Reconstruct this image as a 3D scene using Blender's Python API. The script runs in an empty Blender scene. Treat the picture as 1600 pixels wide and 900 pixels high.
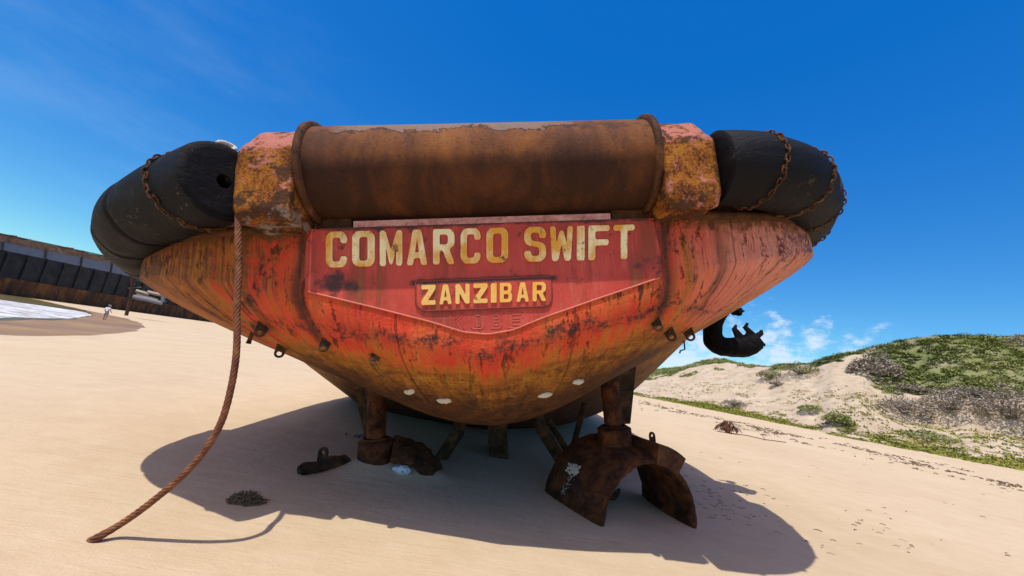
import bpy, bmesh, math, random
from mathutils import Vector, Matrix, noise as mnoise
from mathutils.geometry import tessellate_polygon
from mathutils.bvhtree import BVHTree
random.seed(7)
R = math.radians
sc = bpy.context.scene
C = sc.collection
PI = math.pi

# ------------------------------------------------------------------ camera
CAMZ = 1.7; FPX = 601.0; PITCH = R(11); ROLL = R(9)
F = Vector((0, math.cos(PITCH), math.sin(PITCH)))
U0 = Vector((0, -math.sin(PITCH), math.cos(PITCH))); R0 = Vector((1, 0, 0))
RT = R0*math.cos(ROLL) + U0*math.sin(ROLL); UP = U0*math.cos(ROLL) - R0*math.sin(ROLL)
CAM = Vector((0, 0, CAMZ))
cam = bpy.data.objects.new('camera', bpy.data.cameras.new('camera')); C.objects.link(cam)
cam.matrix_world = Matrix(((RT.x, UP.x, -F.x, 0), (RT.y, UP.y, -F.y, 0), (RT.z, UP.z, -F.z, CAMZ), (0, 0, 0, 1)))
cam.data.sensor_width = 36; cam.data.lens = FPX/1600*36
cam.data.clip_start = .05; cam.data.clip_end = 20000
sc.camera = cam

def ray(x, y): return F + RT*((x-800)/FPX) + UP*((450-y)/FPX)
def G(x, y, z=0.0):
    d = ray(x, y); return CAM + d*((z-CAMZ)/d.z)
def WY(x, y, Y):
    d = ray(x, y); return CAM + d*(Y/d.y)
# ship frame
HEEL = R(11.4); SO = Vector((.245, 3.5, 0))
XS = Vector((math.cos(HEEL), 0, math.sin(HEEL))); ZS = Vector((-math.sin(HEEL), 0, math.cos(HEEL))); YS = Vector((0, 1, 0))
def loc(P):
    P = Vector(P)-SO; return Vector((P.dot(XS), P.dot(YS), P.dot(ZS)))
def wor(l): return SO + XS*l[0] + YS*l[1] + ZS*l[2]
CL = loc(CAM)
def lray(x, y):
    d = ray(x, y); return Vector((d.dot(XS), d.dot(YS), d.dot(ZS)))
def S(x, y, Y):
    d = lray(x, y); return CL + d*((Y-CL.y)/d.y)
SHIPM = Matrix(((XS.x, 0, ZS.x, SO.x), (XS.y, 1, ZS.y, SO.y), (XS.z, 0, ZS.z, SO.z), (0, 0, 0, 1)))

# ------------------------------------------------------------------ material helper
class NT:
    def __init__(s, name):
        s.m = bpy.data.materials.new(name); s.m.use_nodes = True
        s.t = s.m.node_tree; s.N = s.t.nodes; s.L = s.t.links
        s.b = s.N['Principled BSDF']
        s.tc = s.N.new('ShaderNodeTexCoord')
        s.obj = s.tc.outputs['Object']
    def lk(s, a, b):
        if isinstance(a, (int, float)): b.default_value = a
        elif isinstance(a, (tuple, list)):
            v = tuple(a)
            b.default_value = v if len(b.default_value) == len(v) else (v + (1,))
        else: s.L.new(a, b)
    def uv(s, name):
        n = s.N.new('ShaderNodeUVMap'); n.uv_map = name; return n.outputs[0]
    def attr(s, name, out='Fac'):
        n = s.N.new('ShaderNodeAttribute'); n.attribute_name = name; return n.outputs[out]
    def mp(s, v, sc_=(1, 1, 1), lo=(0, 0, 0)):
        n = s.N.new('ShaderNodeMapping'); s.L.new(v, n.inputs[0]); n.inputs['Scale'].default_value = sc_; n.inputs['Location'].default_value = lo
        return n.outputs[0]
    def noise(s, v, scale=5, detail=6, rough=.6, dist=0):
        n = s.N.new('ShaderNodeTexNoise'); s.L.new(v, n.inputs['Vector'])
        n.inputs['Scale'].default_value = scale; n.inputs['Detail'].default_value = detail
        n.inputs['Roughness'].default_value = rough; n.inputs['Distortion'].default_value = dist
        return n.outputs['Fac']
    def voro(s, v, scale=5, feat='F1', rnd=1):
        n = s.N.new('ShaderNodeTexVoronoi'); s.L.new(v, n.inputs['Vector']); n.feature = feat
        n.inputs['Scale'].default_value = scale; n.inputs['Randomness'].default_value = rnd
        return n.outputs['Distance']
    def ramp(s, f, stops):
        n = s.N.new('ShaderNodeValToRGB'); s.lk(f, n.inputs[0]); e = n.color_ramp.elements
        while len(e) < len(stops): e.new(.5)
        for q, (p, c) in zip(e, stops):
            q.position = p; q.color = (c, c, c, 1) if isinstance(c, (int, float)) else tuple(c)+(1,)
        return n.outputs[0]
    def mix(s, f, a, b, mode='MIX'):
        n = s.N.new('ShaderNodeMix'); n.data_type = 'RGBA'; n.blend_type = mode
        s.lk(f, n.inputs[0]); s.lk(a, n.inputs[6]); s.lk(b, n.inputs[7]); return n.outputs[2]
    def ma(s, op, a, b=0.0, c=0.0):
        n = s.N.new('ShaderNodeMath'); n.operation = op
        s.lk(a, n.inputs[0]); s.lk(b, n.inputs[1]); s.lk(c, n.inputs[2]); return n.outputs[0]
    def sep(s, v):
        n = s.N.new('ShaderNodeSeparateXYZ'); s.L.new(v, n.inputs[0]); return n.outputs
    def ss(s, v, a, b):
        n = s.N.new('ShaderNodeMapRange'); n.interpolation_type = 'SMOOTHSTEP'; s.lk(v, n.inputs[0])
        n.inputs[1].default_value = a; n.inputs[2].default_value = b; return n.outputs[0]
    def bump(s, h, strength=.5, dist=.02, prev=None):
        n = s.N.new('ShaderNodeBump'); s.lk(h, n.inputs['Height']); n.inputs['Strength'].default_value = strength
        n.inputs['Distance'].default_value = dist
        if prev is not None: s.L.new(prev, n.inputs['Normal'])
        return n.outputs[0]
    def done(s, col, rough=.8, nrm=None, spec=.3, metal=0):
        s.lk(col, s.b.inputs['Base Color']); s.lk(rough, s.b.inputs['Roughness'])
        s.b.inputs['Specular IOR Level'].default_value = spec; s.b.inputs['Metallic'].default_value = metal
        if nrm is not None: s.L.new(nrm, s.b.inputs['Normal'])
        return s.m

def plain(name, col, rough=.7, var=.35, scale=8, bump=.3, spec=.3):
    n = NT(name); f = n.noise(n.obj, scale, 8, .65)
    c = n.mix(f, tuple(x*(1-var) for x in col), tuple(x*(1+var) for x in col))
    return n.done(c, rough, n.bump(n.noise(n.obj, scale*4, 6), bump, .02), spec)

def mat_hull():
    n = NT('weathered_red_hull'); uv = n.uv('flow'); o = n.obj
    st = n.noise(n.mp(uv, (16, .9, 1)), 1, 8, .62, .3)
    st2 = n.noise(n.mp(uv, (42, 1.6, 1)), 1, 6, .6, .2)
    st3 = n.noise(n.mp(uv, (5, .55, 1), (3, 1, 0)), 1, 8, .7, .4)
    big = n.noise(o, 1.1, 4, .55); med = n.noise(o, 4.5, 10, .68, .6); fine = n.noise(o, 28, 10, .7)
    sx = n.sep(o)
    red = n.ramp(big, [(.3, (.50, .034, .016)), (.5, (.66, .058, .018)), (.68, (.70, .135, .030))])
    pink = n.ramp(n.ma('ADD', n.ma('MULTIPLY', st2, .6), n.ma('MULTIPLY', st, .5)), [(.5, 0), (.68, .75)])
    pinkx = n.ss(n.ma('ADD', sx[0], n.ma('MULTIPLY', med, .8)), 1.9, 3.3)
    red = n.mix(n.ma('MULTIPLY', pink, n.ma('ADD', .10, n.ma('MULTIPLY', pinkx, .85))), red, (.68, .26, .18))
    red = n.mix(n.ma('MULTIPLY', pinkx, .72), red, n.mix(st, (.62, .19, .12), (.84, .46, .35)))
    # orange rust runs, more of them on the port quarter
    port = n.ss(n.ma('SUBTRACT', n.ma('MULTIPLY', med, .8), sx[0]), 1.9, 3.6)
    orf = n.ramp(n.ma('ADD', n.ma('MULTIPLY', st3, .75), n.ma('ADD', n.ma('MULTIPLY', port, .24), n.ma('MULTIPLY', med, .25))), [(.53, 0), (.66, .95)])
    red = n.mix(orf, red, n.mix(st2, (.30, .080, .012), (.50, .20, .028)))
    brf = n.ramp(n.ma('ADD', n.ma('MULTIPLY', st, .6), n.ma('ADD', n.ma('MULTIPLY', med, .4), n.ma('MULTIPLY', port, .10))), [(.54, 0), (.66, .9)])
    red = n.mix(brf, red, (.14, .040, .022))
    dk = n.ramp(n.ma('ADD', n.ma('MULTIPLY', n.noise(n.mp(uv, (9, 2.4, 1)), 1, 10, .74, .8), .6), n.ma('ADD', n.ma('MULTIPLY', fine, .2), n.ma('MULTIPLY', med, .2))), [(.546, 0), (.59, .92)])
    red = n.mix(n.ma('MULTIPLY', dk, .9), red, (.045, .022, .018))
    sc2 = n.ramp(n.noise(n.mp(uv, (34, 3.2, 1), (1, 2, 0)), 1, 10, .75, 1.2), [(.57, 0), (.62, .95)])
    red = n.mix(n.ma('MULTIPLY', sc2, n.ramp(n.noise(o, .9, 3), [(.42, 0), (.55, 1)])), red, (.085, .030, .020))
    gr_ = n.noise(n.mp(uv, (30, 1.5, 1), (7, 3, 0)), 1, 10, .72, .6)
    quarter = n.ss(n.ma('ABSOLUTE', n.sep(uv)[0]), 2.1, 3.2)
    red = n.mix(n.ma('MULTIPLY', n.ma('MULTIPLY', n.ramp(gr_, [(.50, 0), (.60, .95)]), quarter), n.ramp(n.noise(o, 1.7, 4), [(.35, .35), (.6, 1)])), red, (.11, .036, .024))
    # band of scabs a hand above the red's lower limit
    zc = n.ma('ABSOLUTE', n.ma('ADD', n.attr('zone'), n.ma('ADD', .24, n.ma('MULTIPLY', n.ma('SUBTRACT', med, .5), .5))))
    scab = n.ma('MULTIPLY', n.ss(zc, .10, .0), n.ramp(n.ma('ADD', n.ma('MULTIPLY', fine, .5), n.ma('MULTIPLY', n.noise(o, 9, 8, .7), .5)), [(.46, 0), (.54, 1)]))
    red = n.mix(n.ma('MULTIPLY', scab, .85), red, (.055, .030, .024))
    # seams
    s1 = n.attr('seam'); red = n.mix(n.ma('MINIMUM', n.ma('MULTIPLY', s1, n.ma('ADD', .55, n.ma('MULTIPLY', med, .9))), .92), red, (.060, .028, .014))
    # ochre brown below the red's lower limit
    zn = n.ma('ADD', n.attr('zone'), n.ma('MULTIPLY', n.ma('SUBTRACT', n.ma('ADD', n.ma('MULTIPLY', med, .6), n.ma('MULTIPLY', st, .4)), .5), .75))
    zf = n.ss(n.ma('ADD', zn, n.ma('MULTIPLY', n.ma('SUBTRACT', fine, .5), .5)), -.10, .12)
    zw = n.ma('MULTIPLY', n.ss(n.ma('ADD', zn, n.ma('MULTIPLY', n.ma('SUBTRACT', st3, .5), .7)), -.16, .02), .55)
    red = n.mix(zw, red, n.mix(med, (.62, .15, .018), (.56, .24, .030)))
    och = n.ramp(n.ma('ADD', n.ma('MULTIPLY', n.ma('ADD', n.ma('MULTIPLY', st, .35), n.ma('MULTIPLY', n.noise(n.mp(uv, (1.3, 9, 1)), 1, 10, .7, .8), .65)), .45), n.ma('ADD', n.ma('MULTIPLY', med, .35), n.ma('MULTIPLY', n.noise(o, 14, 8, .7), .2))), [(.36, (.060, .022, .007)), (.46, (.20, .068, .009)), (.55, (.42, .165, .018)), (.65, (.52, .27, .055)), (.74, (.22, .09, .028))])
    och = n.mix(n.ramp(fine, [(.36, .8), (.46, 0)]), och, (.050, .022, .012))
    spk = n.ramp(n.voro(o, 60), [(.10, 1), (.17, 0)])
    och = n.mix(n.ma('MULTIPLY', spk, n.ss(n.noise(o, 3, 4), .52, .62)), och, (.52, .42, .24))
    deepshade = n.ss(n.ma('ADD', n.attr('zone'), n.ma('MULTIPLY', n.ma('SUBTRACT', n.noise(o, 2.3, 8, .65), .5), .7)), .10, .62)  # shade of the underside painted in, darkening the brown with depth
    och = n.mix(n.ma('MULTIPLY', deepshade, .92), och, n.mix(n.ramp(n.ma('ADD', n.ma('MULTIPLY', med, .6), n.ma('MULTIPLY', fine, .4)), [(.42, 0), (.62, 1)]), (.022, .009, .005), (.125, .048, .011)))
    col = n.mix(zf, red, och)
    # rust-brown upper edge
    d = n.sep(uv)[1]
    ed = n.ss(n.ma('ADD', d, n.ma('MULTIPLY', n.ma('SUBTRACT', med, .5), .5)), .14, .02)
    col = n.mix(n.ma('MULTIPLY', ed, n.attr('edge')), col, n.mix(st, (.055, .026, .014), (.26, .10, .025)))
    su = n.sep(uv)
    def lines(c, pitch, off, w):
        q = n.ma('PINGPONG', n.ma('ADD', n.ma('ADD', c, off), n.ma('MULTIPLY', n.noise(o, 3, 2), .03)), pitch/2)
        return n.ss(q, w, 0.0)
    ln = n.ma('MULTIPLY', lines(su[0], 1.62, .81, .012), .7)
    col = n.mix(n.ma('MULTIPLY', ln, n.ma('MULTIPLY', med, .8)), col, (.07, .028, .016))
    h = n.ma('ADD', n.ma('MULTIPLY', st2, .35), n.ma('ADD', n.ma('MULTIPLY', fine, .45), n.ma('ADD', n.ma('MULTIPLY', med, .6), n.ma('MULTIPLY', dk, -.4))))
    h = n.ma('ADD', h, n.ma('MULTIPLY', ln, .8))
    nb = n.bump(n.noise(o, 1.9, 4, .55), .65, .10)
    return n.done(col, n.ma('ADD', .55, n.ma('MULTIPLY', med, .3)), n.bump(h, 1.0, .03, nb), .25)

def mat_panel():
    n = NT('name_panel_red_paint'); o = n.obj
    vs = n.mp(o, (9, 9, .9)); st = n.noise(vs, 1, 8, .62, .3); st2 = n.noise(n.mp(o, (17, 17, 2.6)), 1, 9, .68, .7)
    st3 = n.noise(n.mp(o, (3.2, 3, .5), (2, 0, 0)), 1, 6, .6)
    med = n.noise(o, 5, 10, .68, .5); fine = n.noise(o, 35, 8, .7)
    col = n.ramp(n.noise(o, 1.3, 3), [(.3, (.42, .042, .030)), (.7, (.57, .072, .044))])
    col = n.mix(n.ramp(st2, [(.50, 0), (.68, .35)]), col, (.58, .16, .10))
    col = n.mix(n.ramp(n.ma('ADD', n.ma('MULTIPLY', st, .5), n.ma('MULTIPLY', st3, .5)), [(.50, 0), (.60, .85)]), col, (.21, .048, .022))
    col = n.mix(n.ramp(n.ma('ADD', n.ma('MULTIPLY', st3, .6), n.ma('MULTIPLY', st, .4)), [(.58, 0), (.66, .7)]), col, (.36, .11, .030))
    z = n.sep(o)[2]; x = n.sep(o)[0]
    rim = n.ma('MAXIMUM', n.ss(n.ma('ADD', z, n.ma('MULTIPLY', med, .10)), 3.015, 3.045), n.ma('MULTIPLY', n.ss(n.ma('ADD', x, n.ma('MULTIPLY', n.ma('SUBTRACT', n.ma('ADD', n.ma('MULTIPLY', med, .5), n.ma('MULTIPLY', n.noise(n.mp(o, (4, 4, 1)), 1.5, 8, .7), .5)), .5), .5)), 1.60, 1.64), .8))
    col = n.mix(n.ma('MULTIPLY', rim, .85), col, (.045, .022, .014))
    dk = n.ramp(n.ma('ADD', n.ma('MULTIPLY', med, .75), n.ma('MULTIPLY', fine, .25)), [(.57, 0), (.62, .85)])
    col = n.mix(dk, col, (.055, .028, .022))
    # soot patches: below the letters on the left and along the lower plate's top edge
    def blot(cx, cz, rx, rz):
        a = n.ma('DIVIDE', n.ma('SUBTRACT', x, cx), rx); b = n.ma('DIVIDE', n.ma('SUBTRACT', z, cz), rz)
        q = n.ma('ADD', n.ma('MULTIPLY', a, a), n.ma('MULTIPLY', b, b))
        return n.ss(n.ma('ADD', q, n.ma('MULTIPLY', n.ma('SUBTRACT', n.ma('ADD', n.ma('MULTIPLY', med, .6), n.ma('MULTIPLY', n.noise(o, 11, 8, .7), .4)), .5), 14.0)), 1.8, -.6)
    bl = n.ma('MAXIMUM', blot(-1.40, 2.49, .11, .09), n.ma('MAXIMUM', blot(-1.2, 2.43, .07, .07), blot(1.50, 2.56, .10, .06)))
    zt_ = n.ma('ADD', 2.452, n.ma('MULTIPLY', n.ma('SUBTRACT', n.noise(n.mp(o, (9, 1, 1)), 1, 5), .5), .05))
    dz_ = n.ma('ABSOLUTE', n.ma('SUBTRACT', z, zt_))
    bl = n.ma('MAXIMUM', bl, n.ma('MULTIPLY', n.ss(dz_, .035, .012), n.ss(n.ma('ABSOLUTE', n.ma('ADD', x, .02)), .70, .64)))
    col = n.mix(n.ma('MULTIPLY', bl, .9), col, (.030, .026, .026))
    h = n.ma('ADD', n.ma('MULTIPLY', st2, .4), n.ma('ADD', n.ma('MULTIPLY', fine, .35), n.ma('MULTIPLY', med, .5)))
    nb = n.bump(n.noise(o, 3.5, 3, .5), .35, .05)
    return n.done(col, .62, n.bump(h, .8, .014, nb), .3)

def mat_letter(name, a, b, rustf):
    n = NT(name); o = n.obj
    st = n.noise(n.mp(o, (14, 14, 2.5)), 1, 8, .65, .4); med = n.noise(o, 7, 8, .68, .5); big = n.noise(o, 2.6, 3)
    col = n.mix(n.ramp(n.ma('ADD', n.ma('MULTIPLY', big, .65), n.ma('MULTIPLY', st, .35)), [(.44, 0), (.58, 1)]), a, b)
    col = n.mix(n.ramp(n.ma('ADD', n.ma('MULTIPLY', st, .6), n.ma('MULTIPLY', med, .4)), [(rustf, 0), (rustf+.08, .9)]), col, (.34, .12, .02))
    col = n.mix(n.ramp(med, [(.63, 0), (.68, .8)]), col, (.12, .05, .02))
    col = n.mix(n.ramp(n.noise(o, 45, 4), [(.63, 0), (.68, .7)]), col, (.14, .06, .03))
    return n.done(col, .6, n.bump(n.ma('ADD', st, med), .5, .01), .3)

def mat_rust(name, stops, scale=3.0, flake=None, axis=(1, 1, 1), bumpd=.02, pits=True, spec=.2):
    n = NT(name); o = n.obj
    a = n.noise(n.mp(o, axis), scale, 10, .66, .5); f = n.noise(o, scale*8, 10, .72)
    col = n.ramp(n.ma('ADD', n.ma('MULTIPLY', a, .72), n.ma('MULTIPLY', f, .28)), stops)
    if pits: col = n.mix(n.ramp(f, [(.34, .8), (.43, 0)]), col, (.018, .009, .006))
    h = n.ma('ADD', n.ma('MULTIPLY', a, .5), n.ma('MULTIPLY', f, .6))
    if flake:
        fc, th = flake
        g = n.noise(o, scale*1.7, 12, .7, .8); k = n.ramp(g, [(th, 0), (th+.03, 1)])
        col = n.mix(k, col, n.mix(f, tuple(q*.45 for q in fc), tuple(q*1.35 for q in fc)))
        h = n.ma('ADD', h, n.ma('MULTIPLY', k, .7))
    return n.done(col, .85, n.bump(h, .9, bumpd), spec)

def mat_roller():
    n = NT('rusted_roller_steel'); o = n.obj; s = n.sep(o)
    a = n.noise(n.mp(o, (1.6, 1, 1)), 1.6, 8, .62, .4); f = n.noise(o, 34, 10, .72); v = n.noise(n.mp(o, (2.1, .5, .5)), 1, 8, .65, .3)
    m = n.noise(o, 5, 10, .7)
    col = n.ramp(n.ma('ADD', n.ma('MULTIPLY', a, .4), n.ma('ADD', n.ma('MULTIPLY', v, .45), n.ma('MULTIPLY', f, .15))),
                 [(.38, (.050, .021, .011)), (.48, (.105, .038, .016)), (.57, (.21, .075, .020)), (.68, (.30, .125, .030))])
    # peeling grey scale along the weather side
    pk = n.ma('ADD', n.ma('SUBTRACT', s[2], 3.775), n.ma('MULTIPLY', n.ma('SUBTRACT', n.noise(o, 3.0, 12, .70, .4), .5), .62))
    k = n.ma('MULTIPLY', n.ss(pk, .0, .012), .8)
    k = n.ma('MULTIPLY', k, n.ss(n.ma('ADD', n.ma('ABSOLUTE', n.ma('ADD', s[0], .25)), n.ma('MULTIPLY', m, .9)), 1.6, 1.3))
    col = n.mix(k, col, n.mix(f, (.11, .070, .056), (.29, .205, .170)))
    edge = n.ma('MULTIPLY', n.ss(pk, -.018, -.002), n.ss(pk, .02, .004))
    col = n.mix(n.ma('MULTIPLY', edge, .7), col, (.03, .015, .01))
    lowshade = n.mix(n.ramp(n.ma('ADD', n.ma('MULTIPLY', a, .6), n.ma('MULTIPLY', v, .4)), [(.47, 0), (.66, 1)]), (.030, .012, .007), (.095, .030, .010))  # shaded underside of the roller painted in as darker brown
    col = n.mix(n.ma('MULTIPLY', n.ss(n.ma('ADD', s[2], n.ma('MULTIPLY', n.ma('SUBTRACT', n.noise(n.mp(o, (1, 1, 1), (3, 3, 3)), 2.2, 10, .68), .5), .22)), 3.56, 3.40), .80), col, lowshade)
    col = n.mix(n.ramp(f, [(.33, .7), (.41, 0)]), col, (.02, .010, .006))
    col = n.mix(n.ramp(n.voro(o, 38), [(.07, .6), (.11, 0)]), col, (.22, .13, .06))
    h = n.ma('ADD', n.ma('MULTIPLY', f, .5), n.ma('ADD', n.ma('MULTIPLY', k, .9), n.ma('MULTIPLY', m, .5)))
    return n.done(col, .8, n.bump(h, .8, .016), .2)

def mat_rubber():
    n = NT('scuffed_black_rubber'); o = n.obj; f = n.noise(o, 22, 8, .7); m = n.noise(n.mp(o, (1, 1, 2.2)), 3.2, 8, .65, .6)
    col = n.ramp(m, [(.3, (.003, .003, .004)), (.6, (.006, .006, .007)), (.75, (.013, .013, .013))])
    sc_ = n.ramp(n.noise(n.mp(o, (2.2, 2.2, 1.1), (4, 3, 1)), 1.5, 6, .55, .5), [(.62, 0), (.70, .75)])
    col = n.mix(n.ma('MULTIPLY', sc_, n.ma('ADD', .3, f)), col, (.15, .105, .055))
    col = n.mix(n.ramp(n.ma('ADD', n.ma('MULTIPLY', m, .4), n.ma('MULTIPLY', f, .6)), [(.60, 0), (.64, .6)]), col, (.11, .105, .10))
    h = n.ma('ADD', n.ma('MULTIPLY', f, .4), m)
    return n.done(col, n.ma('ADD', .40, n.ma('MULTIPLY', m, .5)), n.bump(h, .8, .025), .16)

def mat_sand():
    n = NT('pale_beach_sand'); o = n.obj
    big = n.noise(o, .22, 5, .6); med = n.noise(o, 2.2, 6, .6); fine = n.noise(o, 170, 3, .7); gr = n.noise(o, 45, 4, .7)
    lines = n.noise(n.mp(o, (.32, 3.0, 1)), .9, 7, .6, .5)
    col = n.ramp(n.ma('ADD', n.ma('MULTIPLY', big, .55), n.ma('MULTIPLY', med, .45)), [(.3, (.52, .395, .245)), (.55, (.59, .465, .305)), (.75, (.62, .51, .355))])
    col = n.mix(n.ramp(lines, [(.60, 0), (.75, .30)]), col, (.42, .31, .20))
    col = n.mix(n.ma('MULTIPLY', n.ramp(fine, [(.3, 1), (.48, 0)]), .30), col, (.30, .21, .13))
    col = n.mix(n.ramp(n.noise(o, 9, 9, .75), [(.70, 0), (.74, .45)]), col, (.33, .24, .15))
    rip = n.noise(n.mp(o, (1.2, 9, 1), (0, 0, 0)), 1.4, 5, .6, .8)
    h = n.ma('ADD', n.ma('MULTIPLY', rip, .5), n.ma('MULTIPLY', gr, .30))
    h = n.ma('ADD', h, n.ma('ADD', n.ma('MULTIPLY', fine, .12), n.ma('ADD', n.ma('MULTIPLY', lines, .8), n.ma('MULTIPLY', n.noise(o, 6, 6, .6), .6))))
    return n.done(col, .95, n.bump(h, .8, .026), .1)

M = {}
M['hull'] = mat_hull(); M['panel'] = mat_panel()
M['cream'] = mat_letter('chipped_cream_paint', (.78, .36, .035), (.92, .77, .40), .57)
M['yellow'] = mat_letter('chipped_yellow_paint', (.78, .40, .06), (.74, .48, .14), .62)
M['redrelief'] = plain('red_painted_relief', (.45, .085, .062), .6, .3, 9)
M['rimdark'] = plain('dark_red_rim', (.20, .040, .030), .7, .4, 10)
M['bead'] = plain('pale_red_weld_bead', (.60, .16, .11), .5, .3, 12)
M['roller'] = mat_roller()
M['block'] = mat_rust('scaly_orange_rust', [(.36, (.045, .020, .012)), (.46, (.13, .042, .018)), (.54, (.36, .13, .022)), (.64, (.45, .20, .035))], 3.0, ((.42, .105, .070), .535), bumpd=.05)
def mat_block():
    n = NT('scaly_pink_and_orange_rust'); o = n.obj; z = n.sep(o)[2]
    m = n.noise(o, 4, 12, .74, .6); m2 = n.noise(n.mp(o, (1, 1, 1), (5, 2, 1)), 7, 12, .75, .4); f = n.noise(o, 40, 8, .72)
    col = n.ramp(n.ma('ADD', n.ma('MULTIPLY', m, .6), n.ma('MULTIPLY', f, .4)), [(.38, (.040, .018, .010)), (.46, (.14, .045, .018)), (.53, (.42, .15, .022)), (.64, (.55, .26, .045))])
    pk = n.ma('ADD', n.ma('MULTIPLY', n.ss(n.ma('ADD', z, n.ma('MULTIPLY', n.ma('SUBTRACT', m, .5), .5)), 3.50, 3.70), .13), n.ma('ADD', m2, .025))
    col = n.mix(n.ramp(pk, [(.585, 0), (.61, 1)]), col, n.mix(f, (.34, .07, .05), (.74, .33, .25)))
    br = n.ma('ADD', n.noise(n.mp(o, (1, 1, 1.4), (9, 1, 3)), 3.2, 12, .72, .5), n.ma('MULTIPLY', n.ss(z, 3.20, 3.02), .06))
    col = n.mix(n.ramp(br, [(.55, 0), (.58, .95)]), col, n.mix(f, (.035, .018, .012), (.16, .075, .040)))
    gr_ = n.ma('MULTIPLY', n.ma('MULTIPLY', n.ss(z, 3.10, 3.02), n.ss(n.sep(o)[0], 0, -.1)), n.ramp(m2, [(.5, 0), (.56, 1)]))
    col = n.mix(gr_, col, n.mix(f, (.16, .12, .11), (.50, .42, .38)))
    h = n.ma('ADD', n.ma('MULTIPLY', m, .6), n.ma('ADD', n.ma('MULTIPLY', f, .5), n.ma('MULTIPLY', m2, .6)))
    return n.done(col, .9, n.bump(h, 1.0, .05), .15)
M['block'] = mat_block()
M['flange'] = mat_rust('brown_flange_rust', [(.38, (.035, .018, .012)), (.55, (.11, .045, .018)), (.66, (.20, .085, .03))], 4)
M['rubber'] = mat_rubber()
M['chain'] = mat_rust('rusty_chain', [(.38, (.030, .016, .010)), (.5, (.10, .045, .022)), (.64, (.24, .11, .045))], 14)
M['under'] = mat_rust('encrusted_dark_rust', [(.38, (.020, .010, .007)), (.48, (.075, .027, .012)), (.58, (.17, .058, .018)), (.68, (.27, .12, .045))], 5, bumpd=.05)
M['mossy'] = mat_rust('dark_barnacled_rust', [(.38, (.022, .015, .010)), (.49, (.066, .040, .020)), (.60, (.16, .075, .028)), (.69, (.28, .21, .13))], 6, bumpd=.04)
def mat_specks():
    n = NT('barnacle_speckled_rust'); o = n.obj
    a = n.noise(o, 6, 10, .68, .5); f = n.noise(o, 50, 10, .72)
    col = n.ramp(n.ma('ADD', n.ma('MULTIPLY', a, .7), n.ma('MULTIPLY', f, .3)), [(.38, (.024, .014, .009)), (.48, (.085, .042, .019)), (.58, (.19, .075, .026)), (.68, (.28, .16, .08))])
    vd = n.voro(o, 26); sp = n.ma('MULTIPLY', n.ramp(vd, [(.16, 1), (.24, 0)]), n.ramp(n.noise(o, 5, 4), [(.48, 0), (.56, 1)]))
    col = n.mix(n.ma('MULTIPLY', sp, .75), col, (.34, .30, .22))
    return n.done(col, .9, n.bump(n.ma('ADD', n.ma('MULTIPLY', f, .6), n.ma('ADD', a, n.ma('MULTIPLY', sp, .6))), 1.0, .04), .15)
M['specks'] = mat_specks()
M['white'] = plain('white_encrustation', (.62, .58, .48), .8, .3, 30, .8)
M['rope'] = mat_rust('rusted_steel_wire', [(.38, (.085, .032, .018)), (.52, (.20, .075, .035)), (.66, (.34, .16, .075))], 6, bumpd=.006, pits=False, spec=.35)
n_ = NT('perished_tyre_rubber'); M['tyre'] = n_.done(n_.ramp(n_.noise(n_.obj, 9, 8, .7), [(.4, (.004, .004, .005)), (.65, (.012, .012, .012)), (.75, (.06, .058, .055))]), .85, n_.bump(n_.noise(n_.obj, 18, 8, .7), 1.0, .05), .1)
M['deckpink'] = mat_rust('pink_faded_deck_paint', [(.38, (.30, .10, .075)), (.52, (.50, .24, .19)), (.66, (.60, .36, .30))], 8)
M['deck'] = mat_rust('rusted_deck', [(.38, (.05, .03, .02)), (.55, (.16, .08, .04))], 3)
M['sand'] = mat_sand()

# ------------------------------------------------------------------ object helpers
def obj(name, mesh, mat, parent=None, smooth=False):
    if isinstance(mesh, bmesh.types.BMesh):
        me = bpy.data.meshes.new(name); mesh.normal_update(); mesh.to_mesh(me); mesh.free(); mesh = me
    o = bpy.data.objects.new(name, mesh); C.objects.link(o)
    if mat is not None and not mesh.materials: mesh.materials.append(mat)
    if parent is not None: o.parent = parent
    if smooth: mesh.polygons.foreach_set('use_smooth', [True]*len(mesh.polygons))
    return o
def tag(o, label, cat=None, group=None, kind=None):
    if label: o['label'] = label
    if cat: o['category'] = cat
    if group: o['group'] = group
    if kind: o['kind'] = kind
    return o
def thing(name, label, cat, at=(0, 0, 0), group=None):
    o = bpy.data.objects.new(name, None); C.objects.link(o); o.location = at; o.empty_display_size = .2
    return tag(o, label, cat, group)
def grid_mesh(bm, rows, close_u=False, close_v=False):
    V = [[bm.verts.new(p) for p in r] for r in rows]; nu, nv = len(V), len(V[0]); fs = []
    for i in range(nu if close_u else nu-1):
        for j in range(nv if close_v else nv-1):
            a, b, c, d = V[i][j], V[(i+1) % nu][j], V[(i+1) % nu][(j+1) % nv], V[i][(j+1) % nv]
            try: fs.append(bm.faces.new((a, b, c, d)))
            except ValueError: pass
    return V
def frame(t):
    t = t.normalized(); a = Vector((0, 0, 1)) if abs(t.z) < .9 else Vector((1, 0, 0))
    u = t.cross(a).normalized(); return u, t.cross(u).normalized()
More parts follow.
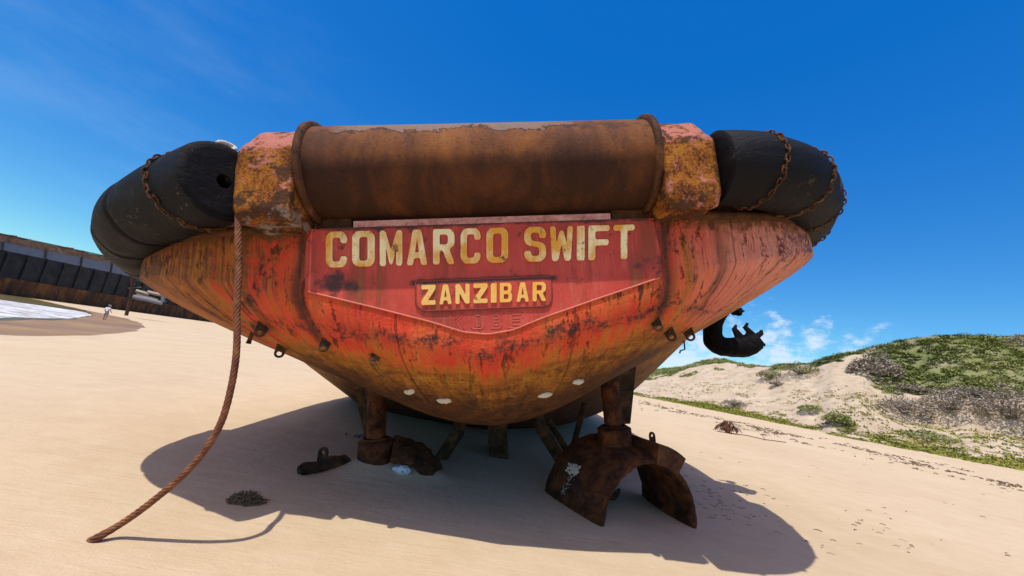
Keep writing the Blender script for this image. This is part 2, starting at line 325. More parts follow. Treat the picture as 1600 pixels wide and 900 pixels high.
def tube(bm, pts, rad, n=8, cap=True, twist0=None):
    pts = [Vector(p) for p in pts]; rows = []; u = None
    for i, p in enumerate(pts):
        t = (pts[min(i+1, len(pts)-1)]-pts[max(i-1, 0)]).normalized()
        if u is None: u, _ = frame(t)
        u = (u - t*u.dot(t)).normalized(); v = t.cross(u)
        r = rad[i] if isinstance(rad, (list, tuple)) else rad
        rows.append([p + (u*math.cos(2*PI*k/n)+v*math.sin(2*PI*k/n))*r for k in range(n)])
    V = grid_mesh(bm, rows, False, True)
    if cap: bm.faces.new(V[0][::-1]); bm.faces.new(V[-1])
    return V
def box(bm, c, s, rot=None, bev=0.0):
    g = bmesh.ops.create_cube(bm, size=1.0); vs = g['verts']
    for v in vs:
        v.co = Vector((v.co.x*s[0], v.co.y*s[1], v.co.z*s[2]))
    if bev:
        es = list({e for v in vs for e in v.link_edges})
        r = bmesh.ops.bevel(bm, geom=es, offset=bev, segments=2, affect='EDGES', profile=.6)
        vs = list({v for f in r['faces'] for v in f.verts} | {v for v in vs if v.is_valid})
    for v in vs:
        if rot is not None: v.co = rot @ v.co
        v.co += Vector(c)
    return vs
def prism(bm, outer, holes, fn, t):
    """flat shape (2-D loops, holes allowed) placed by fn(x, y, depth) and extruded by t"""
    loops = [outer]+list(holes)
    tris = tessellate_polygon([[Vector((x, y, 0)) for x, y in l] for l in loops])
    flat = [p for l in loops for p in l]
    f_ = [bm.verts.new(fn(x, y, t)) for x, y in flat]; b_ = [bm.verts.new(fn(x, y, 0)) for x, y in flat]
    for a, b, c in tris:
        bm.faces.new((f_[a], f_[b], f_[c])); bm.faces.new((b_[c], b_[b], b_[a]))
    k = 0
    for l in loops:
        m = len(l)
        for i in range(m):
            a, b = k+i, k+(i+1) % m
            bm.faces.new((f_[a], f_[b], b_[b], b_[a]))
        k += m
    bmesh.ops.recalc_face_normals(bm, faces=bm.faces)
def catmull(P, n):
    P = [Vector(p) for p in P]; Q = [P[0]*2-P[1]]+P+[P[-1]*2-P[-2]]; out = []
    seg = len(P)-1
    for k in range(n):
        x = k/(n-1)*seg; i = min(int(x), seg-1); t = x-i
        a, b, c, d = Q[i], Q[i+1], Q[i+2], Q[i+3]
        out.append(.5*((2*b)+(c-a)*t+(2*a-5*b+4*c-d)*t*t+(3*b-a-3*c+d)*t**3))
    return out
def resample(P, n):
    D = [0]
    for a, b in zip(P, P[1:]): D.append(D[-1]+(b-a).length)
    out = []; j = 0
    for k in range(n):
        s = D[-1]*k/(n-1)
        while j < len(P)-2 and D[j+1] < s: j += 1
        t = (s-D[j])/max(D[j+1]-D[j], 1e-9); out.append(P[j].lerp(P[j+1], min(max(t, 0), 1)))
    return out
def lerp_tab(tab, x):
    if x <= tab[0][0]: return tab[0][1]
    for (a, p), (b, q) in zip(tab, tab[1:]):
        if x <= b:
            t = (x-a)/(b-a); return p+(q-p)*t
    return tab[-1][1]
def sst(x, a, b):
    t = min(max((x-a)/(b-a), 0), 1); return t*t*(3-2*t)
def nz(x, y, z=0.0, s=1.0): return mnoise.noise(Vector((x*s, y*s, z*s)))

# ================================================================== SHIP
ship = thing('tugboat', 'large rust-streaked red tugboat stranded on the beach, its stern with the ship name facing us', 'tugboat')
ship.matrix_world = SHIPM

DECK = 3.0
half = [(0, -.05, 1.93), (.5, -.05, 2.07), (1.0, -.05, 2.22), (1.5, -.05, 2.38), (1.85, -.04, 2.46), (2.2, .0, 2.54), (2.64, .06, 2.60), (3.08, .17, 2.66),
        (3.47, .38, 2.72), (3.77, .72, 2.75), (4.0, 1.2, 2.74), (4.18, 1.9, 2.70), (4.30, 3.0, 2.58), (4.36, 4.2, 2.36), (4.44, 6, 1.85), (4.5, 8.5, 1.3),
        (4.5, 12, .8), (4.4, 16, .6), (3.6, 21, .8), (2.1, 25, 1.2), (.02, 28, 1.8)]
hc = catmull(half, 600)
k7 = next(i for i, p in enumerate(hc) if p.y > 3.6)
hp = resample(hc[:k7+1], 150)+resample(hc[k7:], 60)[1:]
# denser towards the stern
zk_tab = [(2.2, .90), (3, .79), (4, .64), (5.5, .35), (7, .0), (9, -.45), (13, -.8), (28, -.8)]
zb_tab = [(0, 1.60), (1.2, 1.74), (2.4, 2.02), (3.4, 2.10), (4.6, 2.14), (6.5, 2.26), (8, 2.1), (12, 1.2), (40, .8)]
cols = []
arc = [0]
for a, b in zip(hp, hp[1:]): arc.append(arc[-1]+math.hypot(b.x-a.x, b.y-a.y))
full = [(-p.x, p.y, p.z, -s) for p, s in zip(hp[::-1], arc[::-1])][:-1] + [(p.x, p.y, p.z, s) for p, s in zip(hp, arc)]
NR, NB = 10, 46
nexp_tab = [(0, 2.1), (.9, 1.95), (1.5, 1.75), (2.0, 1.55), (2.6, 1.36), (3.4, 1.20), (5.0, 1.10), (7.0, 1.08), (8.5, 1.2), (10.5, 1.6), (13, 2.2), (40, 2.2)]
grid = []
for (x, y, zs, s) in full:
    ya = y if y > 3.4 else 2.2 + max(0, (y-1.0))**2/4.8 if y > 1.0 else 2.2
    zk = lerp_tab(zk_tab, ya); n_ = lerp_tab(nexp_tab, abs(s)); row = []
    d = 0; prev = None
    for j in range(NR+NB):
        if j < NR:
            p = Vector((x, y, DECK+(zs-DECK)*j/NR))
        else:
            ph = (j-NR)/(NB-1)*PI/2
            rho = max(math.cos(ph), 0)**(2/n_); ze = math.sin(ph)**(2/n_)
            p = Vector((x*rho, ya+(y-ya)*rho, zs-(zs-zk)*ze))
        # slight unfairness of the plating between frames
        if j > 0:
            nn = Vector((x, y-2.2, 0)); nn = nn.normalized() if nn.length > 0 else nn
            if abs(x) > 1.7 or j > NR+2: p += nn*(.018*mnoise.noise(Vector((p.x*1.1, p.y*1.1, p.z*1.3))))
        if prev is not None: d += (p-prev).length
        prev = p; row.append((p, s, d))
    grid.append(row)
from mathutils.kdtree import KDTree
flat_ = [q for row in grid for q in row]
kd = KDTree(len(flat_))
for i, q in enumerate(flat_): kd.insert(q[0], i)
kd.balance()
nj = NR+NB
tb = BVHTree.FromPolygons([q[0] for q in flat_], [(i*nj+j, (i+1)*nj+j, (i+1)*nj+j+1, i*nj+j+1) for i in range(len(grid)-1) for j in range(nj-1)])
# lower limit of the red, read along the hull
red_px = [(424, 541), (419, 533), (433, 524), (455, 521), (478, 522), (495, 528), (511, 533), (545, 540), (600, 546), (660, 558), (720, 562), (756, 579), (800, 568), (860, 549), (920, 532), (975, 516), (1022, 502), (1050, 497), (1082, 500), (1100, 506), (1102, 514)]
ptab = []
for q in red_px:
    r = tb.ray_cast(CL, lray(*q).normalized())
    if r[0]:
        i = kd.find(r[0])[1]; ptab.append((flat_[i][1], flat_[i][2]+.10))
ptab.sort(); print('paint limit', [(round(a, 2), round(b, 2)) for a, b in ptab])
bm = bmesh.new(); uvl = bm.loops.layers.uv.new('flow')
la = bm.verts.layers.float.new('zone'); ls = bm.verts.layers.float.new('seam'); le = bm.verts.layers.float.new('edge')
rows = []; info = {}
s_lo, s_hi = ptab[0][0], ptab[-1][0]
for gr_ in grid:
    row = []
    for p, s, d in gr_:
        v = bm.verts.new(p)
        db = lerp_tab(ptab, s)
        zo = (2.22-p.z)*.40
        k = max(sst(s, s_lo+.1, s_lo-.25), sst(s, s_hi-.1, s_hi+.25)) if False else max(1-sst(s, s_lo-.25, s_lo+.05), sst(s, s_hi-.05, s_hi+.25))
        v[la] = max(min((d-db)*(1-k)+zo*k, 2), -2)
        sm = 0
        for c0, w in ((1.69, .060), (2.26, .050)):
            sm = max(sm, (1.0 if c0 < 2 else .6)*math.exp(-((abs(s)-c0-.04*mnoise.noise(Vector((d*2, s, 0))))/w)**2)*(1-sst(d, 1.3, 2.0)))
        v[ls] = sm; v[le] = 1.0 if abs(p.x) > 1.72 else 0.0
        info[v] = (s, d); row.append(v)
    rows.append(row)
for i in range(len(rows)-1):
    for j in range(NR+NB-1):
        vs = (rows[i][j], rows[i+1][j], rows[i+1][j+1], rows[i][j+1])
        f = bm.faces.new(vs)
        for lp in f.loops: lp[uvl].uv = info[lp.vert]
hull = obj('hull', bm, M['hull'], ship, True)
hb = bmesh.new(); hb.from_mesh(hull.data); HBVH = BVHTree.FromBMesh(hb); hb.free()
def hit(x, y):
    d = lray(x, y).normalized(); r = HBVH.ray_cast(CL, d)
    return (r[0], r[1] if r[1].dot(d) < 0 else -r[1]) if r[0] else (None, None)

# deck
bm = bmesh.new(); V = [bm.verts.new((x, y, DECK-.03)) for x, y, z, s in full[::3]]; bm.faces.new(V); bmesh.ops.triangulate(bm, faces=bm.faces)
obj('deck', bm, M['deck'], ship)
# rail bar round the knuckle, on which the fenders lie
bm = bmesh.new()
pts = [Vector((x, y+.02, DECK+.03)) for x, y, z, s in full if 1.75 < abs(s) < 30 and s > 0][::3]
tube(bm, pts, .05, 8); tube(bm, [Vector((-p.x, p.y, p.z)) for p in pts], .05, 8)
obj('knuckle_rail', bm, M['flange'], ship, True)

bm = bmesh.new()
for sg in (-1, 1):
    q = [Vector((x*.965, (y-2)*.965+2.04, 0)) for x, y, z, s_ in full if 1.72 < s_ < 14]
    rws = [[Vector((sg*p.x, p.y, DECK-.02)), Vector((sg*p.x*.985, p.y+.01, DECK+.40)), Vector((sg*p.x*.96, p.y+.04, DECK+.40)), Vector((sg*p.x*.965, p.y+.04, DECK-.02))] for p in q]
    V = grid_mesh(bm, rws, False, True); bm.faces.new(V[0]); bm.faces.new(V[-1])
    bmesh.ops.recalc_face_normals(bm, faces=bm.faces)
    obj('bulwark', bm, M['under'], ship); bm = bmesh.new()
bm.free()
# name panel proud of the transom
YP = -.060
Vp = [(-1.62, 2.40), (-1.0, 2.235), (-.5, 2.085), (-.22, 1.985), (0, 1.955), (.22, 1.985), (.5, 2.085), (1.0, 2.235), (1.62, 2.42)]
bm = bmesh.new()
outl = Vp + [(1.64, 2.6), (1.64, 2.88), (1.60, 2.96), (1.52, 3.0), (-1.52, 3.0), (-1.60, 2.96), (-1.64, 2.88), (-1.64, 2.6)]
prism(bm, outl, [], lambda x, z, t: Vector((x, -.05-t, z)), .010)
panel = obj('name_panel', bm, M['panel'], ship)
bm = bmesh.new(); tube(bm, resample([Vector((x, YP+.001, z+.004)) for x, z in [( -1.6, 2.405)]+Vp[1:-1]+[(1.6, 2.41)]], 60), .0085, 6)
obj('weld_bead', bm, M['bead'], panel, True)
# lower plate
def inset(x, y): p = S(x, y, YP); return (p.x, p.z)
pl = [inset(*q) for q in ((650, 440), (650, 470), (652, 478), (660, 485), (670, 486), (850, 479), (857, 477), (861, 470), (862, 455), (860, 432))]
bm = bmesh.new(); prism(bm, pl, [], lambda x, z, t: Vector((x, YP-t, z)), .014)
plate = obj('port_plate', bm, M['panel'], panel)
bm = bmesh.new(); tube(bm, [Vector((x, YP-.012, z)) for x, z in pl+[pl[0]]], .009, 6, False); obj('plate_rim', bm, M['rimdark'], plate, True)

GL = {
 'C': ([(1, .68), (1, .86), (.8, 1), (.2, 1), (0, .86), (0, .14), (.2, 0), (.8, 0), (1, .14), (1, .30), (.69, .30), (.69, .2), (.62, .16), (.38, .16), (.31, .2), (.31, .8), (.38, .84), (.62, .84), (.69, .8), (.69, .68)], []),
 'O': ([(.2, 0), (.8, 0), (1, .13), (1, .87), (.8, 1), (.2, 1), (0, .87), (0, .13)], [[(.38, .16), (.62, .16), (.69, .21), (.69, .79), (.62, .84), (.38, .84), (.31, .79), (.31, .21)]]),
 'M': ([(0, 0), (.27, 0), (.27, .52), (.44, .04), (.56, .04), (.73, .52), (.73, 0), (1, 0), (1, 1), (.76, 1), (.5, .45), (.24, 1), (0, 1)], []),
 'A': ([(0, 0), (.3, 0), (.35, .2), (.65, .2), (.7, 0), (1, 0), (.7, 1), (.3, 1)], [[(.40, .36), (.60, .36), (.5, .76)]]),
 'R': ([(0, 0), (.3, 0), (.3, .40), (.44, .40), (.68, 0), (1, 0), (.74, .43), (.98, .55), (.98, .87), (.8, 1), (0, 1)], [[(.3, .56), (.62, .56), (.68, .62), (.68, .79), (.62, .85), (.3, .85)]]),
 'S': ([(1, .68), (1, .86), (.8, 1), (.2, 1), (0, .86), (0, .58), (.2, .47), (.62, .42), (.69, .37), (.69, .2), (.62, .16), (.38, .16), (.31, .2), (.31, .31), (0, .31), (0, .14), (.2, 0), (.8, 0), (1, .14), (1, .44), (.8, .55), (.38, .6), (.31, .65), (.31, .8), (.38, .84), (.62, .84), (.69, .8), (.69, .68)], []),
 'W': ([(.10, 0), (.36, 0), (.5, .48), (.64, 0), (.90, 0), (1, 1), (.76, 1), (.72, .5), (.58, .88), (.42, .88), (.28, .5), (.24, 1), (0, 1)], []),
 'I': ([(0, 0), (1, 0), (1, 1), (0, 1)], []),
 'F': ([(0, 0), (.32, 0), (.32, .42), (.95, .42), (.95, .59), (.32, .59), (.32, .84), (1, .84), (1, 1), (0, 1)], []),
 'T': ([(.35, 0), (.65, 0), (.65, .84), (1, .84), (1, 1), (0, 1), (0, .84), (.35, .84)], []),
 'Z': ([(0, 0), (1, 0), (1, .22), (.45, .22), (1, .8), (1, 1), (0, 1), (0, .78), (.55, .78), (0, .2)], []),
 'N': ([(0, 0), (.29, 0), (.29, .55), (.70, 0), (1, 0), (1, 1), (.71, 1), (.71, .45), (.30, 1), (0, 1)], []),
 'B': ([(0, 0), (.8, 0), (1, .12), (1, .42), (.88, .51), (.96, .6), (.96, .88), (.78, 1), (0, 1)], [[(.32, .17), (.64, .17), (.70, .23), (.70, .37), (.64, .42), (.32, .42)], [(.32, .6), (.62, .6), (.66, .65), (.66, .79), (.62, .83), (.32, .83)]]),
 'E': ([(0, 0), (1, 0), (1, .17), (.32, .17), (.32, .42), (.85, .42), (.85, .59), (.32, .59), (.32, .83), (1, .83), (1, 1), (0, 1)], []),
 'K': ([(0, 0), (.3, 0), (.3, .38), (.4, .5), (.68, 0), (1, 0), (.62, .62), (1, 1), (.68, 1), (.3, .62), (.3, 1), (0, 1)], []),
}
def rnd(l, k=.055):
    out = []
    for i, p in enumerate(l):
        a, b = l[i-1], l[(i+1) % len(l)]
        for q in (a, b):
            dx, dy = q[0]-p[0], q[1]-p[1]; L_ = math.hypot(dx, dy); t = min(k/L_, .35)
            out.append((p[0]+dx*t, p[1]+dy*t))
    return out
def letter(ch, x0, x1, ty, by, Y, t, mat, parent, outline=False):
    def fn(u, v, dp):
        x = x0+(x1-x0)*u; y = by(x)+(ty(x)-by(x))*v
        p = S(x, y, Y); return Vector((p.x, Y-dp, p.z))
    bm = bmesh.new(); o, h = GL[ch]
    if outline:
        for l in [o]+h: tube(bm, [fn(u, v, .001) for u, v in l+[l[0]]], .0048, 5, False)
    else: prism(bm, rnd(o), [rnd(q, .03) for q in h], fn, t)
    return obj('letter', bm, mat, parent)
ty = lambda x: 363-(x-510)*11.5/482; by = lambda x: 418.5-(x-510)*14/482
for ch, a, b in (('C', 510, 543), ('O', 551, 586), ('M', 594, 629), ('A', 636, 668), ('R', 677, 711), ('C', 720, 751), ('O', 760, 794), ('S', 819, 853), ('W', 859, 895), ('I', 901, 913), ('F', 919, 952), ('T', 958, 991)):
    letter(ch, a, b, ty, by, YP, .014, M['cream'], panel)
ty = lambda x: 446-(x-658)*5/194; by = lambda x: 477-(x-658)*6.5/194
for ch, a, b in (('Z', 659, 681), ('A', 687, 706), ('N', 712, 734), ('Z', 740, 762), ('I', 767, 776), ('B', 781, 800), ('A', 807, 826), ('R', 832, 853)):
    letter(ch, a, b, ty, by, YP-.014, .018, M['yellow'], plate)
ty = lambda x: 490-(x-705)*3/110; by = lambda x: 515-(x-705)*3/110
for ch, a, b in (('K', 704, 726), ('O', 735, 757), ('B', 767, 784), ('E', 794, 815)):
    letter(ch, a, b, ty, by, YP, .004, M['redrelief'], panel, True)

# stern roller
ZR, RR = 3.555, .44
bm = bmesh.new(); rows = []
for i in range(90):
    x = -1.565+3.13*i/89
    rows.append([Vector((x, math.cos(a)*RR*(1+.006*mnoise.noise(Vector((x*1.2, math.cos(a)*2, math.sin(a)*2)))), ZR+math.sin(a)*RR*(1+.006*mnoise.noise(Vector((x*1.2, 3+math.cos(a)*2, math.sin(a)*2)))))) for a in [2*PI*k/72 for k in range(72)]])
V = grid_mesh(bm, rows, False, True); bm.faces.new(V[0]); bm.faces.new(V[-1][::-1])
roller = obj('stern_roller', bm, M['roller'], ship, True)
roller.data.set_sharp_from_angle(angle=R(40))
for sgn in (-1, 1):
    bm = bmesh.new(); prof = [(1.535, .43), (1.538, .484), (1.555, .490), (1.590, .486), (1.597, .43)]
    rows = [[Vector((sgn*x, math.cos(a)*r, ZR+math.sin(a)*r)) for a in [2*PI*k/64 for k in range(64)]] for x, r in prof]
    grid_mesh(bm, rows, False, True); bmesh.ops.recalc_face_normals(bm, faces=bm.faces)
    obj('roller_flange', bm, M['flange'], roller, True)
# roller housings: scaly octagonal blocks, worn lumpy
prof = [(-.36, 2.97), (-.42, 3.06), (-.43, 3.62), (-.36, 3.70), (-.16, 3.93), (.16, 3.95), (.40, 3.74), (.44, 3.4), (.36, 2.97)]
for sgn in (-1, 1):
    bm = bmesh.new(); P = resample([Vector((0, a, b)) for a, b in prof+[prof[0]]], 75)[:-1]; rows = []
    for i in range(17):
        x = 1.615+.49*i/16; k = 1-.10*max(0, (i-13)/3)**2; row = []
        for p in P:
            q = Vector((sgn*x, p.y*k, 3.45+(p.z-3.45)*k)); e = mnoise.noise(q*5)*.014+mnoise.noise(q*14)*.009
            low = sst(q.z, 3.16, 2.97); e += low*.03*mnoise.noise(q*9)
            row.append(q+Vector((0, p.y, p.z-3.45)).normalized()*e)
        rows.append(row)
    V = grid_mesh(bm, rows, False, True); bm.faces.new(V[0]); bm.faces.new(V[-1][::-1]); bmesh.ops.recalc_face_normals(bm, faces=bm.faces)
    hs = obj('roller_housing', bm, M['block'], ship, True)
# deck coaming seen through the slot beneath the roller
bm = bmesh.new(); box(bm, (-.03, 1.05, 3.30), (3.7, .10, .68), bev=.01)
obj('deck_coaming', bm, M['deckpink'], ship)
bm = bmesh.new(); box(bm, (-1.45, .05, 3.06), (.36, .07, .15), bev=.008)
obj('roller_bearer', bm, M['flange'], ship)
bm = bmesh.new(); box(bm, (1.43, .05, 3.06), (.38, .07, .15), bev=.008)
obj('roller_bearer', bm, M['flange'], ship)
# pale fairlead ring behind the port housing
c = S(353, 234, .35); bm = bmesh.new()
tube(bm, [c+Vector((math.cos(a)*.075, .05*math.sin(2*a), math.sin(a)*.075)) for a in [R(-30+i*12) for i in range(20)]], .022, 8)
obj('fairlead', bm, M['white'], ship, True)

# ---------------------------------------------------------------- fenders
def make_fender(sgn, dy, grooves, chains, label):
    axis = [(2.12, -.26), (2.45, -.25), (2.8, -.16), (3.14, .03), (3.42, .30), (3.68, .68), (3.88, 1.15), (4.04, 1.7), (4.14, 2.25)]
    if sgn < 0: axis[:] = [(2.15, -.44), (2.52, -.27), (2.90, -.09), (3.24, .10), (3.54, .36), (3.80, .72), (4.0, 1.2), (4.1, 1.72), (4.16, 2.25)]
    P = resample(catmull([Vector((sgn*x, y+dy, (3.38 if sgn > 0 else 3.30)-.26*(i/8)**1.5)) for i, (x, y) in enumerate(axis)], 200), 170)
    D = [0]
    for a, b in zip(P, P[1:]): D.append(D[-1]+(b-a).length)
    Lt = D[-1]; r0 = .335; rows = []
    bm = bmesh.new(); n = 56
    def fr(i):
        t = (P[min(i+1, len(P)-1)]-P[max(i-1, 0)]).normalized(); up = Vector((0, 0, 1)); sd = t.cross(up).normalized()
        return sd, up
    for i, p in enumerate(P):
        s = D[i]; r = r0
        r *= 1-.0*s
        e = min(s, Lt-s)
        rc = .03 if s < .5 else .07
        if e < rc: r -= rc-math.sqrt(max(rc**2-(rc-e)**2, 0))
        for g in grooves: r -= .022*math.exp(-((s-g)/.018)**2)
        r += .010*mnoise.noise(Vector((s*2.2, sgn*5, 0)))
        sd, up = fr(i)
        rows.append([p+(sd*math.cos(2*PI*k/n)+up*math.sin(2*PI*k/n))*(r+.012*mnoise.noise(Vector((s*3, math.cos(2*PI*k/n)*2, math.sin(2*PI*k/n)*2+9*sgn)))) for k in range(n)])
    # end faces with the bolt hole
    sd, up = fr(0); t = (P[1]-P[0]).normalized()
    def ring(r, off): return [P[0]+t*off+(sd*math.cos(2*PI*k/n)+up*math.sin(2*PI*k/n))*r for k in range(n)]
    rows = [ring(.001, .22), ring(.052, .22), ring(.06, .0), ring(.16, -.004), ring(.27, -.002)]+rows
    V = grid_mesh(bm, rows, False, True); bm.faces.new(V[-1]); bmesh.ops.recalc_face_normals(bm, faces=bm.faces)
    fd = obj('stern_fender', bm, M['rubber'], ship, True); fd['label'] = label; fd.data.set_sharp_from_angle(angle=R(38))
    for cs, slant in chains:
        i = min(range(len(P)), key=lambda k: abs(D[k]-cs)); sd, up = fr(i); t = sd.cross(up)*-1
        bm = bmesh.new(); nl = 42
        t = (P[i+1]-P[i]).normalized()
        for k in range(nl):
            a = 2*PI*k/nl; rr = r0+.006
            q = P[i]+(sd*math.cos(a)+up*math.sin(a))*rr + t*(slant*math.sin(a)+.015*math.sin(k*1.7))
            rad = (sd*math.cos(a)+up*math.sin(a)); tg = (-sd*math.sin(a)+up*math.cos(a))
            sidev = (t if k % 2 else rad)
            pts = []
            for m in range(12):
                b = 2*PI*m/12; pts.append(q+tg*(.034*math.cos(b))+sidev*(.020*math.sin(b)))
            pts.append(pts[0]); tube(bm, pts, .0085, 5, False)
        obj('chain', bm, M['chain'], fd, True)
    return fd
make_fender(-1, 0, [1.05, 1.55, 2.2], [(.42, .09)], 'port fender, deeply grooved, with a single chain')
make_fender(1, 0, [], [(.42, .05), (.98, .05), (1.55, .03), (2.1, 0), (2.65, 0)], 'starboard fender wrapped in five rusty chains')

# ---------------------------------------------------------------- padeyes, anodes, marks on the hull
def padeye(x, y, sc_=1.0, tilt=0.0):
    p, nrm = hit(x, y)
    if p is None: return
    d = (p-CL).normalized(); down = Vector((0, 0, -1)); out = nrm
    ax = (out*.8+down*.7).normalized(); sidev = d.cross(ax).normalized(); sidev = (Matrix.Rotation(tilt, 3, ax) @ sidev)
    w, h_ = .043*sc_, .105*sc_
    o_ = [(-w*1.1, -.03), (-w, h_*.5)]+[(w*math.cos(a), h_*.62+w*math.sin(a)) for a in [PI-PI*i/8 for i in range(9)]]+[(w, h_*.5), (w*1.1, -.03)]
    ho = [(.021*sc_*math.cos(a), h_*.66+.021*sc_*math.sin(a)) for a in [2*PI*i/10 for i in range(10)]]
    th = sidev.cross(ax).normalized()
    bm = bmesh.new(); prism(bm, o_, [ho], lambda u, v, t: p+sidev*u+ax*v+th*(t-.012), .024)
    obj('padeye', bm, M['mossy'], ship)
for q in ((412, 508, 1.15), (441, 541, 1.1), (510, 533, 1.0), (587, 556, .9), (1024, 502, 1.0), (1044, 516, 1.1), (1074, 516, 1.1)): padeye(*q)
def anode(x, y, r=.06):
    p, nrm = hit(x, y)
    if p is None: return
    bm = bmesh.new(); u, v = frame(nrm)
    rows = []
    for i, (k, h_) in enumerate(((1.0, -.01), (.96, .008), (.75, .018), (.3, .022))):
        rows.append([p+nrm*h_+(u*math.cos(a)*1.35+v*math.sin(a)*.8)*r*k*(1+.55*mnoise.noise(Vector((math.cos(a)*2+x, math.sin(a)*2, y)))) for a in [2*PI*m/14 for m in range(14)]])
    V = grid_mesh(bm, rows, False, True); bm.faces.new(V[-1]); bmesh.ops.recalc_face_normals(bm, faces=bm.faces)
    obj('anode', bm, M['white'], ship, True)
for q in ((640, 612, .05), (694, 626, .055), (852, 617, .055), (904, 596, .05)): anode(*q)
# bent hanging rods at the bilges
p, nr_ = hit(1062, 536)
if p:
    bm = bmesh.new(); q = S(1069, 534, p.y); tube(bm, [p+Vector((0, 0, .1)), q, S(1070, 546, p.y), S(1063, 548, p.y), S(1062, 552, p.y)], .017, 6)
    obj('hanging_rod', bm, M['under'], ship, True)
p, nr_ = hit(399, 522)
if p:
    bm = bmesh.new(); tube(bm, [p+Vector((0, 0, .12)), S(391, 528, p.y), S(388, 537, p.y)], [.02, .018, .024], 6)
    obj('hanging_rod', bm, M['under'], ship, True)

